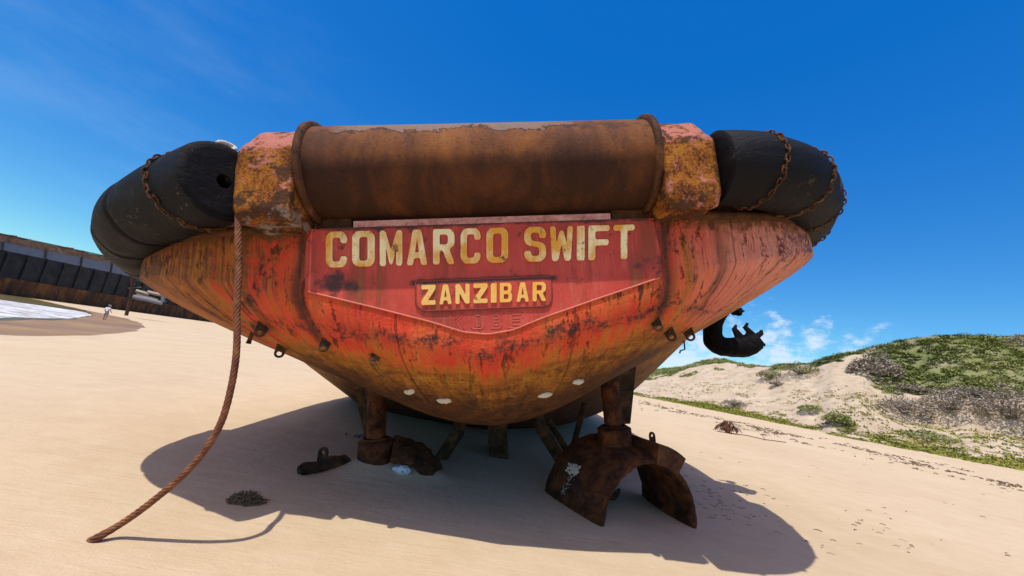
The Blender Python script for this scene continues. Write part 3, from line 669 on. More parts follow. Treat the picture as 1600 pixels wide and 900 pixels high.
# ---------------------------------------------------------------- under-hull gear
def cyl(bm, a, b, ra, rb=None, n=20, k=6, rough=0.0):
    a, b = Vector(a), Vector(b); rb = ra if rb is None else rb
    pts = [a.lerp(b, i/k) for i in range(k+1)]
    V = tube(bm, pts, [ra+(rb-ra)*i/k for i in range(k+1)], n)
    if rough:
        for r in V:
            for v in r: v.co += Vector((mnoise.noise(v.co*9), mnoise.noise(v.co*9+Vector((7, 0, 0))), 0))*rough
for sgn in (-1, 1):
    sx_, sy_ = 1.67*sgn, 2.2
    nozc = Vector((sx_, sy_-.02, -.34)) if sgn > 0 else Vector((sx_+.13, sy_+.02, -.16)); ax = Vector((.36*1, -.93, 0)).normalized() if sgn > 0 else Vector((.22, -.97, -.05)).normalized()
    u = Vector((ax.y*-1, ax.x, 0)).normalized(); v = Vector((0, 0, 1))
    L_ = 1.06
    prof = [(-L_/2, .83), (-L_/2+.02, .875), (-.25, .885), (.1, .84), (L_/2-.06, .765), (L_/2, .735), (L_/2+.035, .70), (L_/2+.02, .665), (L_/2-.05, .66), (0, .66), (-.3, .72), (-L_/2, .80)]
    bm = bmesh.new(); n = 72; rows = []
    for a_, r in prof:
        if sgn > 0: rows.append([nozc+ax*a_*1.04+(u*math.cos(2*PI*k/n)+v*math.sin(2*PI*k/n))*(r*1.045*(1+.012*mnoise.noise(Vector((a_*6, k*.5, sgn))))) for k in range(n)])
        else:
            us_ = u if u.x > 0 else -u; w_ = []
            for k in range(n):
                an = R(-60+(143)*k/(n-1))
                w_.append(nozc+ax*(a_*.55)+(us_*math.cos(an)+v*math.sin(an))*(r*(1+.03*mnoise.noise(Vector((a_*6, k*.22, 3))))))
            rows.append(w_)
    if sgn > 0: grid_mesh(bm, rows, True, True)
    else:
        V = grid_mesh(bm, rows, True, False); bm.faces.new([q[0] for q in V]); bm.faces.new([q[-1] for q in V][::-1])
    bmesh.ops.recalc_face_normals(bm, faces=bm.faces)
    for vv in bm.verts: vv.co += Vector((mnoise.noise(vv.co*11), mnoise.noise(vv.co*11+Vector((3, 0, 0))), mnoise.noise(vv.co*11+Vector((0, 5, 0)))))*(.012 if sgn > 0 else .03)
    if True: pass; bmesh.ops.recalc_face_normals(bm, faces=bm.faces)
    nozzle = obj('propeller_nozzle', bm, M['under'] if sgn > 0 else M['specks'], ship, True)
    nozzle['label'] = 'starboard nozzle ring standing half out of the sand' if sgn > 0 else 'barnacled port nozzle nearly buried in sand'
    bm = bmesh.new(); cyl(bm, (sx_, sy_, .30), (sx_, sy_, .72), .25, .235, 24, 8, .012); cyl(bm, (sx_, sy_, .72), (sx_, sy_, .76), .235, .17, 24, 2)
    obj('hub', bm, M['under'], nozzle, True)
    bm = bmesh.new(); cyl(bm, (sx_, sy_, .7), (sx_, sy_, 1.62), .125, .135, 20, 14, .008); cyl(bm, (sx_, sy_, 1.36), (sx_, sy_, 1.46), .165, .165, 20, 2)
    obj('rudder_stock', bm, M['under'], ship, True)
    # dark strut plate behind the stock
    bm = bmesh.new()
    if sgn < 0: q4 = [S(551, 590, 2.75), S(580, 590, 2.75), S(581, 690, 2.75), S(572, 690, 2.75), S(560, 640, 2.75)]
    else: q4 = [S(972, 560, 2.75), S(995, 565, 2.75), S(985, 662, 2.75), S(961, 664, 2.75), S(966, 620, 2.75)]
    A = [bm.verts.new(p) for p in q4]; B = [bm.verts.new(p+Vector((.03, .22, 0))) for p in q4]
    bm.faces.new(A); bm.faces.new(B[::-1])
    for i in range(5): bm.faces.new((A[i], B[i], B[(i+1) % 5], A[(i+1) % 5]))
    bmesh.ops.recalc_face_normals(bm, faces=bm.faces); obj('shaft_strut', bm, M['mossy'], ship)
    if sgn > 0:
        # bracket box with a lug on the ring's outer shoulder
        def NZ(ang, a_, r): return nozc+ax*a_+(u*math.cos(ang)+v*math.sin(ang))*r
        bm = bmesh.new(); a0, a1 = R(46), R(76)
        us = u if u.x > 0 else -u
        def NQ(ang, a_, r): return nozc+ax*a_+(us*math.cos(ang)+v*math.sin(ang))*r
        rr = [[NQ(a0+(a1-a0)*i/6, a_, r) for (a_, r) in ((.02, .82), (.02, .99), (.60, .95), (.60, .70))] for i in range(7)]
        V = grid_mesh(bm, rr, False, True); bm.faces.new(V[0]); bm.faces.new(V[-1][::-1]); bmesh.ops.recalc_face_normals(bm, faces=bm.faces)
        br = obj('nozzle_bracket', bm, M['flange'], nozzle)
        bm = bmesh.new(); base = NQ(R(62), .24, .96)
        o_ = [(-.05, -.06)]+[(.05*math.cos(a), .10+.05*math.sin(a)) for a in [PI-PI*i/8 for i in range(9)]]+[(.05, -.06)]
        ho = [(.022*math.cos(a), .10+.022*math.sin(a)) for a in [2*PI*i/10 for i in range(10)]]
        prism(bm, o_, [ho], lambda x, y, t: base+us*x+Vector((0, 0, 1))*y+Vector((0, 1, 0))*(t-.02), .035)
        obj('lug', bm, M['under'], br)
        # white barnacle patch with a pale run below it
        tmp = bmesh.new(); tmp.from_mesh(nozzle.data); nb_ = BVHTree.FromBMesh(tmp); tmp.free(); bm = bmesh.new()
        for k in range(190):
            if k < 120: px_, py_, s_ = random.gauss(896, 3.6), random.gauss(734, 3.6), random.uniform(.010, .022)
            else: t_ = random.random(); px_, py_, s_ = 893-t_*14+random.gauss(0, 3), 742+t_*30, random.uniform(.003, .008)
            r_ = nb_.ray_cast(CL, lray(px_, py_).normalized())
            if not r_[0]: continue
            g = bmesh.ops.create_icosphere(bm, subdivisions=1, radius=s_)
            for vv in g['verts']: vv.co = vv.co*(1+.3*mnoise.noise(vv.co*90))+r_[0]
        tag(obj('barnacle_patch', bm, M['white'], nozzle, True), None, None, None, 'stuff')
# centre skeg post and shaft brackets
bm = bmesh.new(); a = S(762, 640, 4.1); b = S(794, 712, 4.1)
box(bm, ((a.x+b.x)/2, 4.25, .35), (abs(b.x-a.x), .9, 1.3), bev=.03); obj('skeg', bm, M['mossy'], ship)
bm = bmesh.new()
tube(bm, catmull([S(716, 640, 3.2), S(718, 668, 3.2), S(706, 690, 3.2), S(684, 722, 3.2)], 10), [.10]*10, 8); obj('shaft_bracket', bm, M['mossy'], ship, True)
bm = bmesh.new(); tube(bm, catmull([S(838, 640, 3.4), S(846, 668, 3.4), S(884, 730, 3.4)], 10), .105, 8); obj('shaft_bracket', bm, M['mossy'], ship, True)
bm = bmesh.new(); tube(bm, [S(856, 655, 3.9), S(892, 714, 3.9)], .06, 8); obj('shaft_bracket', bm, M['mossy'], ship, True)
bm = bmesh.new(); tube(bm, [S(914, 630, 3.6), S(905, 662, 3.6), S(890, 720, 3.6)], .055, 8); obj('shaft_bracket', bm, M['mossy'], ship, True)

# ================================================================== WIRE ROPE (rests between hull and sand)
rp = [wor(S(371, 300, -.12)), wor(S(372, 338, -.34)), WY(373, 400, 3.13), WY(371, 470, 3.13), WY(369, 540, 3.13), WY(362, 600, 3.14), WY(346, 658, 3.15), WY(318, 706, 3.16), WY(280, 748, 3.17), WY(230, 789, 3.19), WY(186, 820, 3.20), G(152, 840, .03), G(140, 848, -.03)]
P = [p+Vector((mnoise.noise(p*2.2), mnoise.noise(p*2.2+Vector((5, 0, 0))), 0))*.006 for p in resample(catmull(rp, 300), 420)]
bm = bmesh.new(); u = None; US = []
for i, p in enumerate(P):
    t = (P[min(i+1, len(P)-1)]-P[max(i-1, 0)]).normalized()
    if u is None: u, _ = frame(t)
    u = (u-t*u.dot(t)).normalized(); US.append((u.copy(), t.cross(u)))
D = [0]
for a, b in zip(P, P[1:]): D.append(D[-1]+(b-a).length)
for k in range(6):
    st = []
    for i, p in enumerate(P):
        a = 2*PI*(k/6+D[i]/.23+.12*mnoise.noise(Vector((D[i]*1.3, 0, 0)))); sp = 1+max(0, (D[i]-D[-1]+.20)/.20)**1.5*.7; st.append(p+(US[i][0]*math.cos(a)+US[i][1]*math.sin(a))*.0158*sp)
    tube(bm, st, .0100, 7)
rope = obj('wire_rope', bm, M['rope'], None, True)
tag(rope, 'thick rusty brown steel wire rope hanging from the red stern down to the sand', 'rope')

# ================================================================== TORN TYRE
TY = 3.6
pts = [S(1137, 478, TY), S(1118, 500, TY), S(1112, 520, TY), S(1121, 537, TY), S(1143, 543, TY), S(1166, 539, TY), S(1183, 531, TY)]
P = resample(catmull(pts, 60), 44); bm = bmesh.new(); rows = []
cen = S(1145, 512, TY)
rads = [(0, .13), (.12, .19), (.4, .22), (.65, .30), (.85, .33), (.95, .27), (1, .10)]
for i, p in enumerate(P):
    t = (P[min(i+1, 43)]-P[max(i-1, 0)]).normalized(); w = Vector((0, 1, 0)); o_ = t.cross(w).normalized()
    if o_.dot(p-cen) < 0: o_ = -o_
    r = lerp_tab(rads, i/43); row = []
    # C-shaped tyre wall: open towards the centre
    for k in range(9):
        a = R(-150)+R(300)*k/8
        row.append(p+o_*(math.cos(a)*r*.66*(1+.35*mnoise.noise(p*5+o_*math.cos(a)*.6)))+w*(math.sin(a)*r))
    for k in range(8, -1, -1):
        a = R(-150)+R(300)*k/8
        row.append(p+o_*(math.cos(a)*(r*.66-.025))+w*(math.sin(a)*(r-.025)))
    rows.append([wor(q) for q in row])
V = grid_mesh(bm, rows, False, True); bm.faces.new(V[0]); bm.faces.new(V[-1][::-1])
for (x0, y0, x1, y1) in ((1158, 540, 1150, 508), (1164, 538, 1168, 505), (1172, 536, 1190, 516), (1180, 535, 1195, 539)):
    a, b = wor(S(x0, y0, TY-.1)), wor(S(x1, y1, TY-.05)); m = a.lerp(b, .5)+Vector((random.gauss(0, .035), -.03, random.gauss(0, .02)))
    tube(bm, [a, m, a.lerp(b, .8)+Vector((random.gauss(0, .03), 0, 0)), b], [.10, .07, .045, .022], 6)
bmesh.ops.recalc_face_normals(bm, faces=bm.faces)
tag(obj('torn_tyre', bm, M['tyre'], None, True), 'torn black tyre with ragged end hanging under the right side of the hull', 'tyre')
# ragged rubber scrap above it
bm = bmesh.new(); c = S(1153, 487, TY+.2)
g = bmesh.ops.create_icosphere(bm, subdivisions=3, radius=.085)
for vv in g['verts']: vv.co = wor(c+Vector((vv.co.x*1.2, vv.co.y, vv.co.z*.8))*(1+.7*mnoise.noise(vv.co*22)))
tube(bm, [wor(c), wor(S(1133, 478, TY+.2))+Vector((0, 0, .05))], .03, 6)
tag(obj('rubber_scrap', bm, M['tyre'], None, True), 'small ragged black rubber scrap clinging to the hull above the torn tyre', 'scrap')

# ================================================================== THINGS ON THE SAND BY THE STERN
def gz(x, y):
    z = 0.0
    r = math.hypot(x, y)
    low = sst(-x, 9, 23)*sst(y+.4*-x, 8, 20)
    z -= .65*low
    k = (1-low)
    z += k*(.05*nz(x, y, 0, .23)+.022*nz(x, y, 3, .8)+.006*nz(x, y, 7, 2.4)) * (1-sst(r, 40, 80))
    # sand banked up round the port nozzle, scoured by the starboard one
    c = G(645, 742); z += .13*math.exp(-(((x-c.x)/.42)**2+((y-c.y)/.26)**2))
    c = G(560, 735); z += .05*math.exp(-(((x-c.x)/.3)**2+((y-c.y)/.3)**2))
    c = G(585, 735); z += .10*math.exp(-(((x-c.x)/.40)**2+((y-c.y)/.42)**2))
    c = G(985, 800); z -= .05*math.exp(-(((x-c.x)/.7)**2+((y-c.y)/.6)**2))
    return z
bm = bmesh.new(); a, b = G(468, 735, .06), G(542, 720, .085); dr = (b-a)
P = [a+dr*(i/10)+Vector((0, 0, .03*math.sin(i*1.3)*(1 if i > 5 else .4))) for i in range(11)]
tube(bm, P, [.05, .075, .07, .065, .07, .085, .08, .085, .10, .105, .085], 10)
for r in bm.verts: r.co += Vector((mnoise.noise(r.co*16), mnoise.noise(r.co*16+Vector((4, 0, 0))), mnoise.noise(r.co*16+Vector((0, 4, 0)))))*.02
bar = obj('iron_bar', bm, M['mossy'], None, True)
tag(bar, 'dark encrusted iron bar with an upright eye lug, lying on shaded sand at left', 'iron bar')
bm = bmesh.new(); base = G(503, 727, .05)
o_ = [(-.065, -.03), (-.06, .14)]+[(.06*math.cos(t), .16+.06*math.sin(t)) for t in [PI-PI*i/8 for i in range(9)]]+[(.06, .14), (.065, -.03)]
prism(bm, o_, [[(.03*math.cos(t), .155+.03*math.sin(t)) for t in [2*PI*i/12 for i in range(12)]]], lambda x, y, t: base+Vector((x*.98, 0, x*.15))+Vector((-.14*y, 0, y))+Vector((0, t-.02, 0)), .04)
obj('eye_lug', bm, M['mossy'], bar)

bm = bmesh.new(); c = G(385, 783, .0)
for k in range(420):
    a = random.random()*2*PI; r = math.sqrt(random.random()); p = c+Vector((math.cos(a)*r*.17, math.sin(a)*r*.11, 0)); h_ = .075*(1-r*r)+.006
    q = p+Vector((random.gauss(0, .02), random.gauss(0, .02), h_*random.uniform(.5, 1.1)))
    tube(bm, [p+Vector((0, 0, h_*.2)), q, q+Vector((random.gauss(0, .013), random.gauss(0, .013), random.uniform(-.005, .012)))], [.005, .005, .003], 4)
tag(obj('seaweed_clump', bm, plain('dry_seaweed', (.17, .12, .065), .9, .4, 20), None), 'bushy tan clump of dried seaweed on shaded sand near the wire rope', 'seaweed')

bm = bmesh.new(); c = G(624, 749, .0); c.z = gz(c.x, c.y)+.03
g = bmesh.ops.create_icosphere(bm, subdivisions=3, radius=1)
for vv in g['verts']:
    q = vv.co; w = .6+.4*sst(q.x, -1, .4)
    vv.co = c+Vector((q.x*.125, q.y*.06, q.z*.065*w))*(1+.12*mnoise.noise(q*2.2))
n_ = NT('speckled_white_shell'); cc = n_.mix(n_.ramp(n_.noise(n_.obj, 34, 2), [(.60, 0), (.64, 1)]), (.62, .70, .78), (.05, .06, .07))
tag(obj('seashell', bm, n_.done(cc, .5), None, True), 'pale white shell with dark specks on the sand by the buried nozzle', 'shell')
bm = bmesh.new(); c = G(557, 682, .02)
for k in range(9):
    g = bmesh.ops.create_icosphere(bm, subdivisions=1, radius=random.uniform(.02, .05)); o_ = Vector((random.gauss(0, .08), random.gauss(0, .06), 0))
    for vv in g['verts']: vv.co = vv.co*(1+.3*mnoise.noise(vv.co*30)) + c + o_
tag(obj('coral_rubble', bm, plain('grey_rubble', (.20, .16, .13), .9, .4, 30), None), 'small heap of grey broken coral on the shaded sand behind the left stock', 'rubble')
# old plank lying under the starboard nozzle
bm = bmesh.new(); tube(bm, [G(945, 775, .04), G(970, 788, .05)+Vector((0, .3, 0)), G(978, 778, .03)+Vector((0, .35, 0))], [.05, .045, .03], 6)
tag(obj('driftwood', bm, M['mossy'], None, True), 'dark driftwood piece lying on sand inside the right nozzle ring', 'driftwood')
# dead leafy weed on the beach right
bm = bmesh.new(); c = G(1137, 676, 0)
for k in range(60):
    a = random.random()*2*PI; w = random.uniform(.15, .75); hh = random.uniform(.25, .6)
    top = c+Vector((math.cos(a)*w*.35, math.sin(a)*w*.3, hh)); end = c+Vector((math.cos(a)*w, math.sin(a)*w*.7, random.uniform(.0, .12)))
    tube(bm, [c+Vector((random.gauss(0, .05), random.gauss(0, .05), 0)), top, top.lerp(end, .6)+Vector((0, 0, .08)), end], [.018, .022, .03, .012], 4)
tube(bm, [c, c+Vector((.7, -.5, .05)), c+Vector((1.3, -.9, .03)), c+Vector((2.1, -1.2, .08))], .02, 5); tube(bm, [c+Vector((1.3, -.9, .03)), c+Vector((1.5, -.4, .16))], .015, 5)
tag(obj('dead_weed', bm, plain('brown_dead_leaves', (.13, .065, .04), .9, .4, 10), None), 'clump of dead brown weed on sunlit sand right of the ship', 'weed')

# ================================================================== GROUND
def axisv(dense0, dense1, step, far, grow=1.16):
    v = []; x = dense0
    while x <= dense1: v.append(x); x += step
    s = step; x = v[-1]
    while x < far: s *= grow; x += s; v.append(x)
    s = step; x = v[0]
    while x > -far: s *= grow; x -= s; v.insert(0, x)
    return v
gx, gy = axisv(-8, 8, .085, 9000), axisv(.6, 12, .085, 9000)
bm = bmesh.new(); grid_mesh(bm, [[Vector((x, y, gz(x, y))) for y in gy] for x in gx]); bmesh.ops.recalc_face_normals(bm, faces=bm.faces)
gr = obj('ground', bm, M['sand'], None, True); tag(gr, 'pale smooth beach sand around the stranded ship', None, None, 'structure')
if gr.data.polygons[0].normal.z < 0: gr.data.flip_normals()

# wet sand and shallow water on the far left
def sheet(name, pix_, z, mat, label, kind, jag=0.0, extra=()):
    P = [G(x, y, z) for x, y in pix_]+[Vector((a, b, z)) for a, b in extra]
    Q = []
    for i, p in enumerate(P):
        q = P[(i+1) % len(P)]; m = max(2, int((q-p).length/1.2)); m = min(m, 40)
        for k in range(m):
            t = p.lerp(q, k/m); s = min(.06, jag)*(t-CAM).length*.12
            Q.append(t+Vector((mnoise.noise(t*.35), mnoise.noise(t*.35+Vector((9, 0, 0))), 0))*s)
    bm = bmesh.new(); vs = [bm.verts.new((p.x, p.y, z)) for p in Q]; f = bm.faces.new(vs)
    bmesh.ops.triangulate(bm, faces=[f]); bmesh.ops.recalc_face_normals(bm, faces=bm.faces)
    o = obj(name, bm, mat); tag(o, label, None, None, kind)
    if o.data.polygons[0].normal.z < 0: o.data.flip_normals()
    return o
n = NT('wet_brown_sand'); f = n.noise(n.mp(n.obj, (.12, .12, 1)), 1.6, 6); 
M['wet'] = n.done(n.ramp(f, [(.35, (.24, .130, .040)), (.65, (.36, .215, .080))]), n.ramp(f, [(.35, .38), (.7, .65)]), n.bump(n.noise(n.obj, 3, 4), .05, .02), .35)
n = NT('shallow_sea_water'); f = n.noise(n.mp(n.obj, (.1, .25, 1)), 1.2, 5)
M['water'] = n.done(n.ramp(f, [(.35, (.15, .13, .045)), (.65, (.22, .18, .08))]), .16, n.bump(n.noise(n.mp(n.obj, (.6, 1.4, 1)), 1.2, 5), .5, .12), .3)
n = NT('white_sea_foam'); f = n.noise(n.mp(n.obj, (.5, .9, 1)), .55, 10, .75, 1.2)
M['foam'] = n.done(n.ramp(f, [(.40, (.24, .19, .10)), (.48, (.46, .45, .42)), (.58, (.74, .76, .78))]), .6, n.bump(n.noise(n.obj, 2.5, 8), .6, .15), .2)
ZW = -.65
sheet('wet_sand', [(-400, 523), (0, 524), (60, 525), (140, 524), (185, 521), (213, 517), (228, 511), (218, 504), (196, 497), (168, 491), (130, 484), (100, 477), (60, 468), (0, 455), (-400, 400)], ZW+.006, M['wet'], 'wet brown sand left by the ebbing sea', 'structure', .3)
sheet('water', [(-400, 478), (0, 500), (40, 500), (80, 500), (118, 498), (140, 494), (146, 490), (128, 484), (100, 477.5), (60, 469), (30, 462.5), (0, 456), (-400, 401)], ZW+.014, M['water'], 'shallow olive sea water running up the beach', 'structure', .25)
sheet('sea_foam', [(-400, 470), (0, 496.5), (50, 496.5), (90, 497.5), (124, 496.5), (139, 493), (142, 490), (120, 485.5), (85, 480.5), (40, 474), (0, 468.5), (-400, 425)], ZW+.03, M['foam'], 'white foam along the edge of the shallow water', 'stuff', .25)

# ================================================================== DISTANT WRECKED BARGE
n = NT('black_barge_plating'); f = n.noise(n.obj, .6, 8)
M['bhull'] = n.done(n.ramp(f, [(.35, (.010, .010, .012)), (.65, (.032, .028, .026))]), .7, n.bump(f, .5, .1), .3)
M['brust'] = mat_rust('barge_rust_band', [(.36, (.030, .018, .013)), (.5, (.085, .040, .020)), (.6, (.20, .075, .022)), (.7, (.30, .15, .06))], .5, axis=(1, 1, .3), bumpd=.1)
M['bgrey'] = plain('grey_barge_bulwark', (.17, .17, .19), .6, .25, .8)
M['brim'] = mat_rust('tan_barge_coaming', [(.36, (.05, .028, .018)), (.55, (.17, .095, .050)), (.7, (.30, .19, .11))], .7, bumpd=.1)
d0 = ray(0, 441); az = lambda x, y: math.atan2(ray(x, y).x, ray(x, y).y)
def pol(x, y, r): a = az(x, y); return Vector((math.sin(a)*r, math.cos(a)*r, 0))
BA, BB = pol(0, 455, 138), pol(338, 503, 196)
tdir = (BB-BA).normalized(); BA = BA-tdir*45; LB = (BB-BA).length; nrm_ = Vector((tdir.y, -tdir.x, 0))
if nrm_.dot(-BA) < 0: nrm_ = -nrm_
def el(x, y):
    d = ray(x, y); return d.z/math.hypot(d.x, d.y)
def hgt(x, y, r): return CAMZ+el(x, y)*r
ra = 138; rb_ = (BA+tdir*(45+LB*.0)).length
def zat(pa, pb):
    """height along the barge as a straight line through two sighted points (pixel, metres along)"""
    out = []
    for (x, y) in (pa, pb):
        a = az(x, y); dv = Vector((math.sin(a), math.cos(a), 0))
        # intersect sight line with the barge's plan line
        den = dv.x*tdir.y-dv.y*tdir.x; r = (BA.x*tdir.y-BA.y*tdir.x)/den; s = (dv*r-BA).dot(tdir)
        out.append((s, CAMZ+el(x, y)*r))
    (s0, z0), (s1, z1) = out
    return lambda s: z0+(z1-z0)*(s-s0)/(s1-s0)
zbase = lambda s: -.9
zr1 = zat((0, 432), (190, 463)); zg0 = zat((0, 390), (165, 424)); zg1 = zat((0, 377), (165, 409)); zt = zat((0, 366), (165, 401))
barge = thing('wrecked_barge', 'long black and rust-brown wrecked barge lying on the beach at far left', 'barge', BA+tdir*LB*.5+Vector((0, 0, -.7)))
BINV = Matrix.Translation(-(BA+tdir*LB*.5+Vector((0, 0, -.7))))
def bpt(s, off, z): return BINV @ (BA+tdir*s+nrm_*off+Vector((0, 0, z)))
def wallband(name, f0, f1, off0, off1, mat, s0=0, s1=None, depth=6):
    s1 = LB if s1 is None else s1; bm = bmesh.new(); rows = []
    for i in range(41):
        s = s0+(s1-s0)*i/40
        rows.append([bpt(s, off0-depth, f0(s)), bpt(s, off0, f0(s)), bpt(s, off1, f1(s)), bpt(s, off1-depth, f1(s))])
    V = grid_mesh(bm, rows, False, True); bm.faces.new(V[0]); bm.faces.new(V[-1][::-1]); bmesh.ops.recalc_face_normals(bm, faces=bm.faces)
    return obj(name, bm, mat, barge)
wallband('rusted_bilge', zbase, zr1, .25, .25, M['brust'])
bh = wallband('hull_side', lambda s: zr1(s)+.003, lambda s: zg0(s), 0, 0, M['bhull'])
bw = wallband('bulwark', lambda s: zg0(s)+.003, zg1, -.05, -.6, M['bgrey'], s1=LB)
wallband('coaming', lambda s: zg1(s)+.003, zt, -.5, -1.2, M['brim'], s1=LB)
for i in range(1, 30):
    s = LB*i/30; bm = bmesh.new(); A_ = [bpt(s-.18, .0, zr1(s)), bpt(s+.18, .0, zr1(s)), bpt(s+.18, .0, zg0(s)), bpt(s-.18, .0, zg0(s))]
    B_ = [p+nrm_*.35 for p in A_]; a_ = [bm.verts.new(p) for p in A_]; b_ = [bm.verts.new(p) for p in B_]
    bm.faces.new(b_)
    for k in range(4): bm.faces.new((a_[k], a_[(k+1) % 4], b_[(k+1) % 4], b_[k]))
    bmesh.ops.recalc_face_normals(bm, faces=bm.faces); obj('rib', bm, M['bhull'], bh)
for i in range(1, 14):
    s = LB*i/14; bm = bmesh.new()
    tube(bm, [bpt(s, .0, zg0(s)), bpt(s, -.5, zg1(s))], .28, 4); obj('stanchion', bm, M['bhull'], bw)
bm = bmesh.new()
for k in range(70):
    s = random.uniform(0, LB); z = zt(s); L_ = random.uniform(1, 5)
    tube(bm, [bpt(s, -1.5, z-.1), bpt(s+L_, -1.6, zt(s+L_)+random.uniform(-.1, .5))], random.uniform(.05, .16), 4)
for i in range(3):
    tube(bm, [bpt(s, -1.4, zt(s)+.05+.12*i+.1*mnoise.noise(Vector((s*.2, i, 0)))) for s in [LB*j/40 for j in range(41)]], .06, 4)
o = obj('top_debris', bm, M['brim'], barge)
# broken landing platform with a leaning post in front of the barge
pb = pol(198, 494, 92); pbz = CAMZ+el(197, 492)*92
pf = thing('wrecked_gangway', 'broken dark gangway of rusty posts and pale planks standing before the far barge', 'gangway', (pb.x, pb.y, -.65))
def gp(x, y, r=92):
    q = pol(x, y, r); return Vector((q.x-pb.x, q.y-pb.y, CAMZ+el(x, y)*r+.65))
bm = bmesh.new(); tube(bm, [gp(197, 493), gp(203, 470), gp(206, 452), gp(206, 430)], [.26, .24, .22, .2], 7); obj('post', bm, M['brust'], pf)
bm = bmesh.new(); tube(bm, [gp(254, 472), gp(256, 460), gp(257, 454)], .3, 6); obj('post', bm, M['bgrey'], pf)
bm = bmesh.new(); tube(bm, [gp(207, 463), gp(230, 468), gp(254, 474)], .35, 4); obj('beam', bm, M['bgrey'], pf)
for q in (((212, 454), (233, 460)), ((213, 460), (246, 469)), ((230, 456), (252, 461))):
    bm = bmesh.new(); tube(bm, [gp(*q[0], 93), gp(*q[1], 93)], .28, 4); obj('plank', bm, plain('weathered_plank', (.38, .30, .22)), pf)
bm = bmesh.new()
for k in range(40):
    x0 = random.uniform(200, 250); y0 = 432+(x0-200)*.55+random.uniform(0, 22)
    tube(bm, [gp(x0, y0, 94), gp(x0+random.uniform(-6, 14), y0+random.uniform(-3, 9), 94)], random.uniform(.08, .3), 4)
tag(obj('tangled_wreckage', bm, M['bhull'], pf), None, None, None, 'stuff')

# ================================================================== PERSON
def skin_obj(name, verts, edges, rad, mat, parent=None, sub=2):
    me = bpy.data.meshes.new(name); me.from_pydata(verts, edges, []); o = bpy.data.objects.new(name, me); C.objects.link(o)
    md = o.modifiers.new('s', 'SKIN'); sv = me.skin_vertices[0].data
    for i, r in enumerate(rad): sv[i].radius = (r, r) if isinstance(r, float) else r
    sv[0].use_root = True
    md.use_smooth_shade = True; ms = o.modifiers.new('d', 'SUBSURF'); ms.levels = sub; ms.render_levels = sub
    dg = bpy.context.evaluated_depsgraph_get(); m2 = bpy.data.meshes.new_from_object(o.evaluated_get(dg))
    o.modifiers.clear(); o.data = m2; m2.materials.clear(); m2.materials.append(mat)
    for p in m2.polygons: p.use_smooth = True
    if parent: o.parent = parent
    return o
pp = G(163, 500, -.64)
vb = [(0, 0, .93), (0, 0, 1.12), (0, .02, 1.38), (0, .0, 1.50), (0, -.02, 1.62), (0, -.02, 1.70),
      (.10, 0, .90), (.12, -.04, .50), (.12, .02, .08), (.13, -.14, .03), (-.10, 0, .90), (-.13, .06, .50), (-.13, .20, .10), (-.14, .06, .03),
      (.19, .02, 1.40), (.25, .04, 1.13), (.22, -.12, .94), (.21, -.18, .86), (-.19, .02, 1.40), (-.26, .0, 1.13), (-.30, -.14, .96), (-.30, -.20, .88)]
eb = [(0, 1), (1, 2), (2, 3), (3, 4), (4, 5), (0, 6), (6, 7), (7, 8), (8, 9), (0, 10), (10, 11), (11, 12), (12, 13), (2, 14), (14, 15), (15, 16), (16, 17), (2, 18), (18, 19), (19, 20), (20, 21)]
rb2 = [.13, .12, .14, .055, .09, .07, .085, .055, .04, .035, .085, .055, .04, .035, .05, .04, .03, .03, .05, .04, .03, .03]
person = skin_obj('person', vb, eb, rb2, plain('skin', (.20, .10, .06), .6, .1))
person.location = pp; person.rotation_euler = (0, 0, R(200))
tag(person, 'person in a white top and pale cap walking on the wet sand at far left', 'person')
skin_obj('shirt', [(0, 0, .95), (0, 0, 1.12), (0, .02, 1.38), (0, .01, 1.47), (.19, .02, 1.41), (.24, .03, 1.20), (-.19, .02, 1.41), (-.24, .01, 1.20)], [(0, 1), (1, 2), (2, 3), (2, 4), (4, 5), (2, 6), (6, 7)], [.16, .15, .165, .08, .075, .065, .075, .065], plain('white_cotton', (.72, .72, .74), .9, .08), person)
skin_obj('shorts', [(0, 0, .96), (0, 0, .90), (.11, 0, .82), (.125, -.03, .56), (-.11, 0, .82), (-.13, .05, .56)], [(0, 1), (1, 2), (2, 3), (1, 4), (4, 5)], [.15, .15, .11, .085, .11, .085], plain('grey_shorts', (.20, .21, .24), .9, .15), person)
skin_obj('cap', [(0, -.01, 1.69), (0, -.01, 1.75), (0, -.14, 1.69)], [(0, 1), (0, 2)], [.115, .07, .05], plain('pale_cap', (.66, .64, .60), .9, .08), person)

# ================================================================== DUNES
base_px = [(2600, 905), (1900, 790), (1600, 735), (1500, 717), (1400, 698), (1300, 679), (1200, 658), (1100, 638), (1000, 619)]
rb_tab = []
for x, y in base_px:
    p = G(x, y, 0); rb_tab.append((math.degrees(math.atan2(p.x, p.y)), math.hypot(p.x, p.y)))
rb_tab = sorted(rb_tab)
rb_tab = [(-30, 300), (0, 120), (10, 80)]+rb_tab+[(100, 36), (150, 40)]
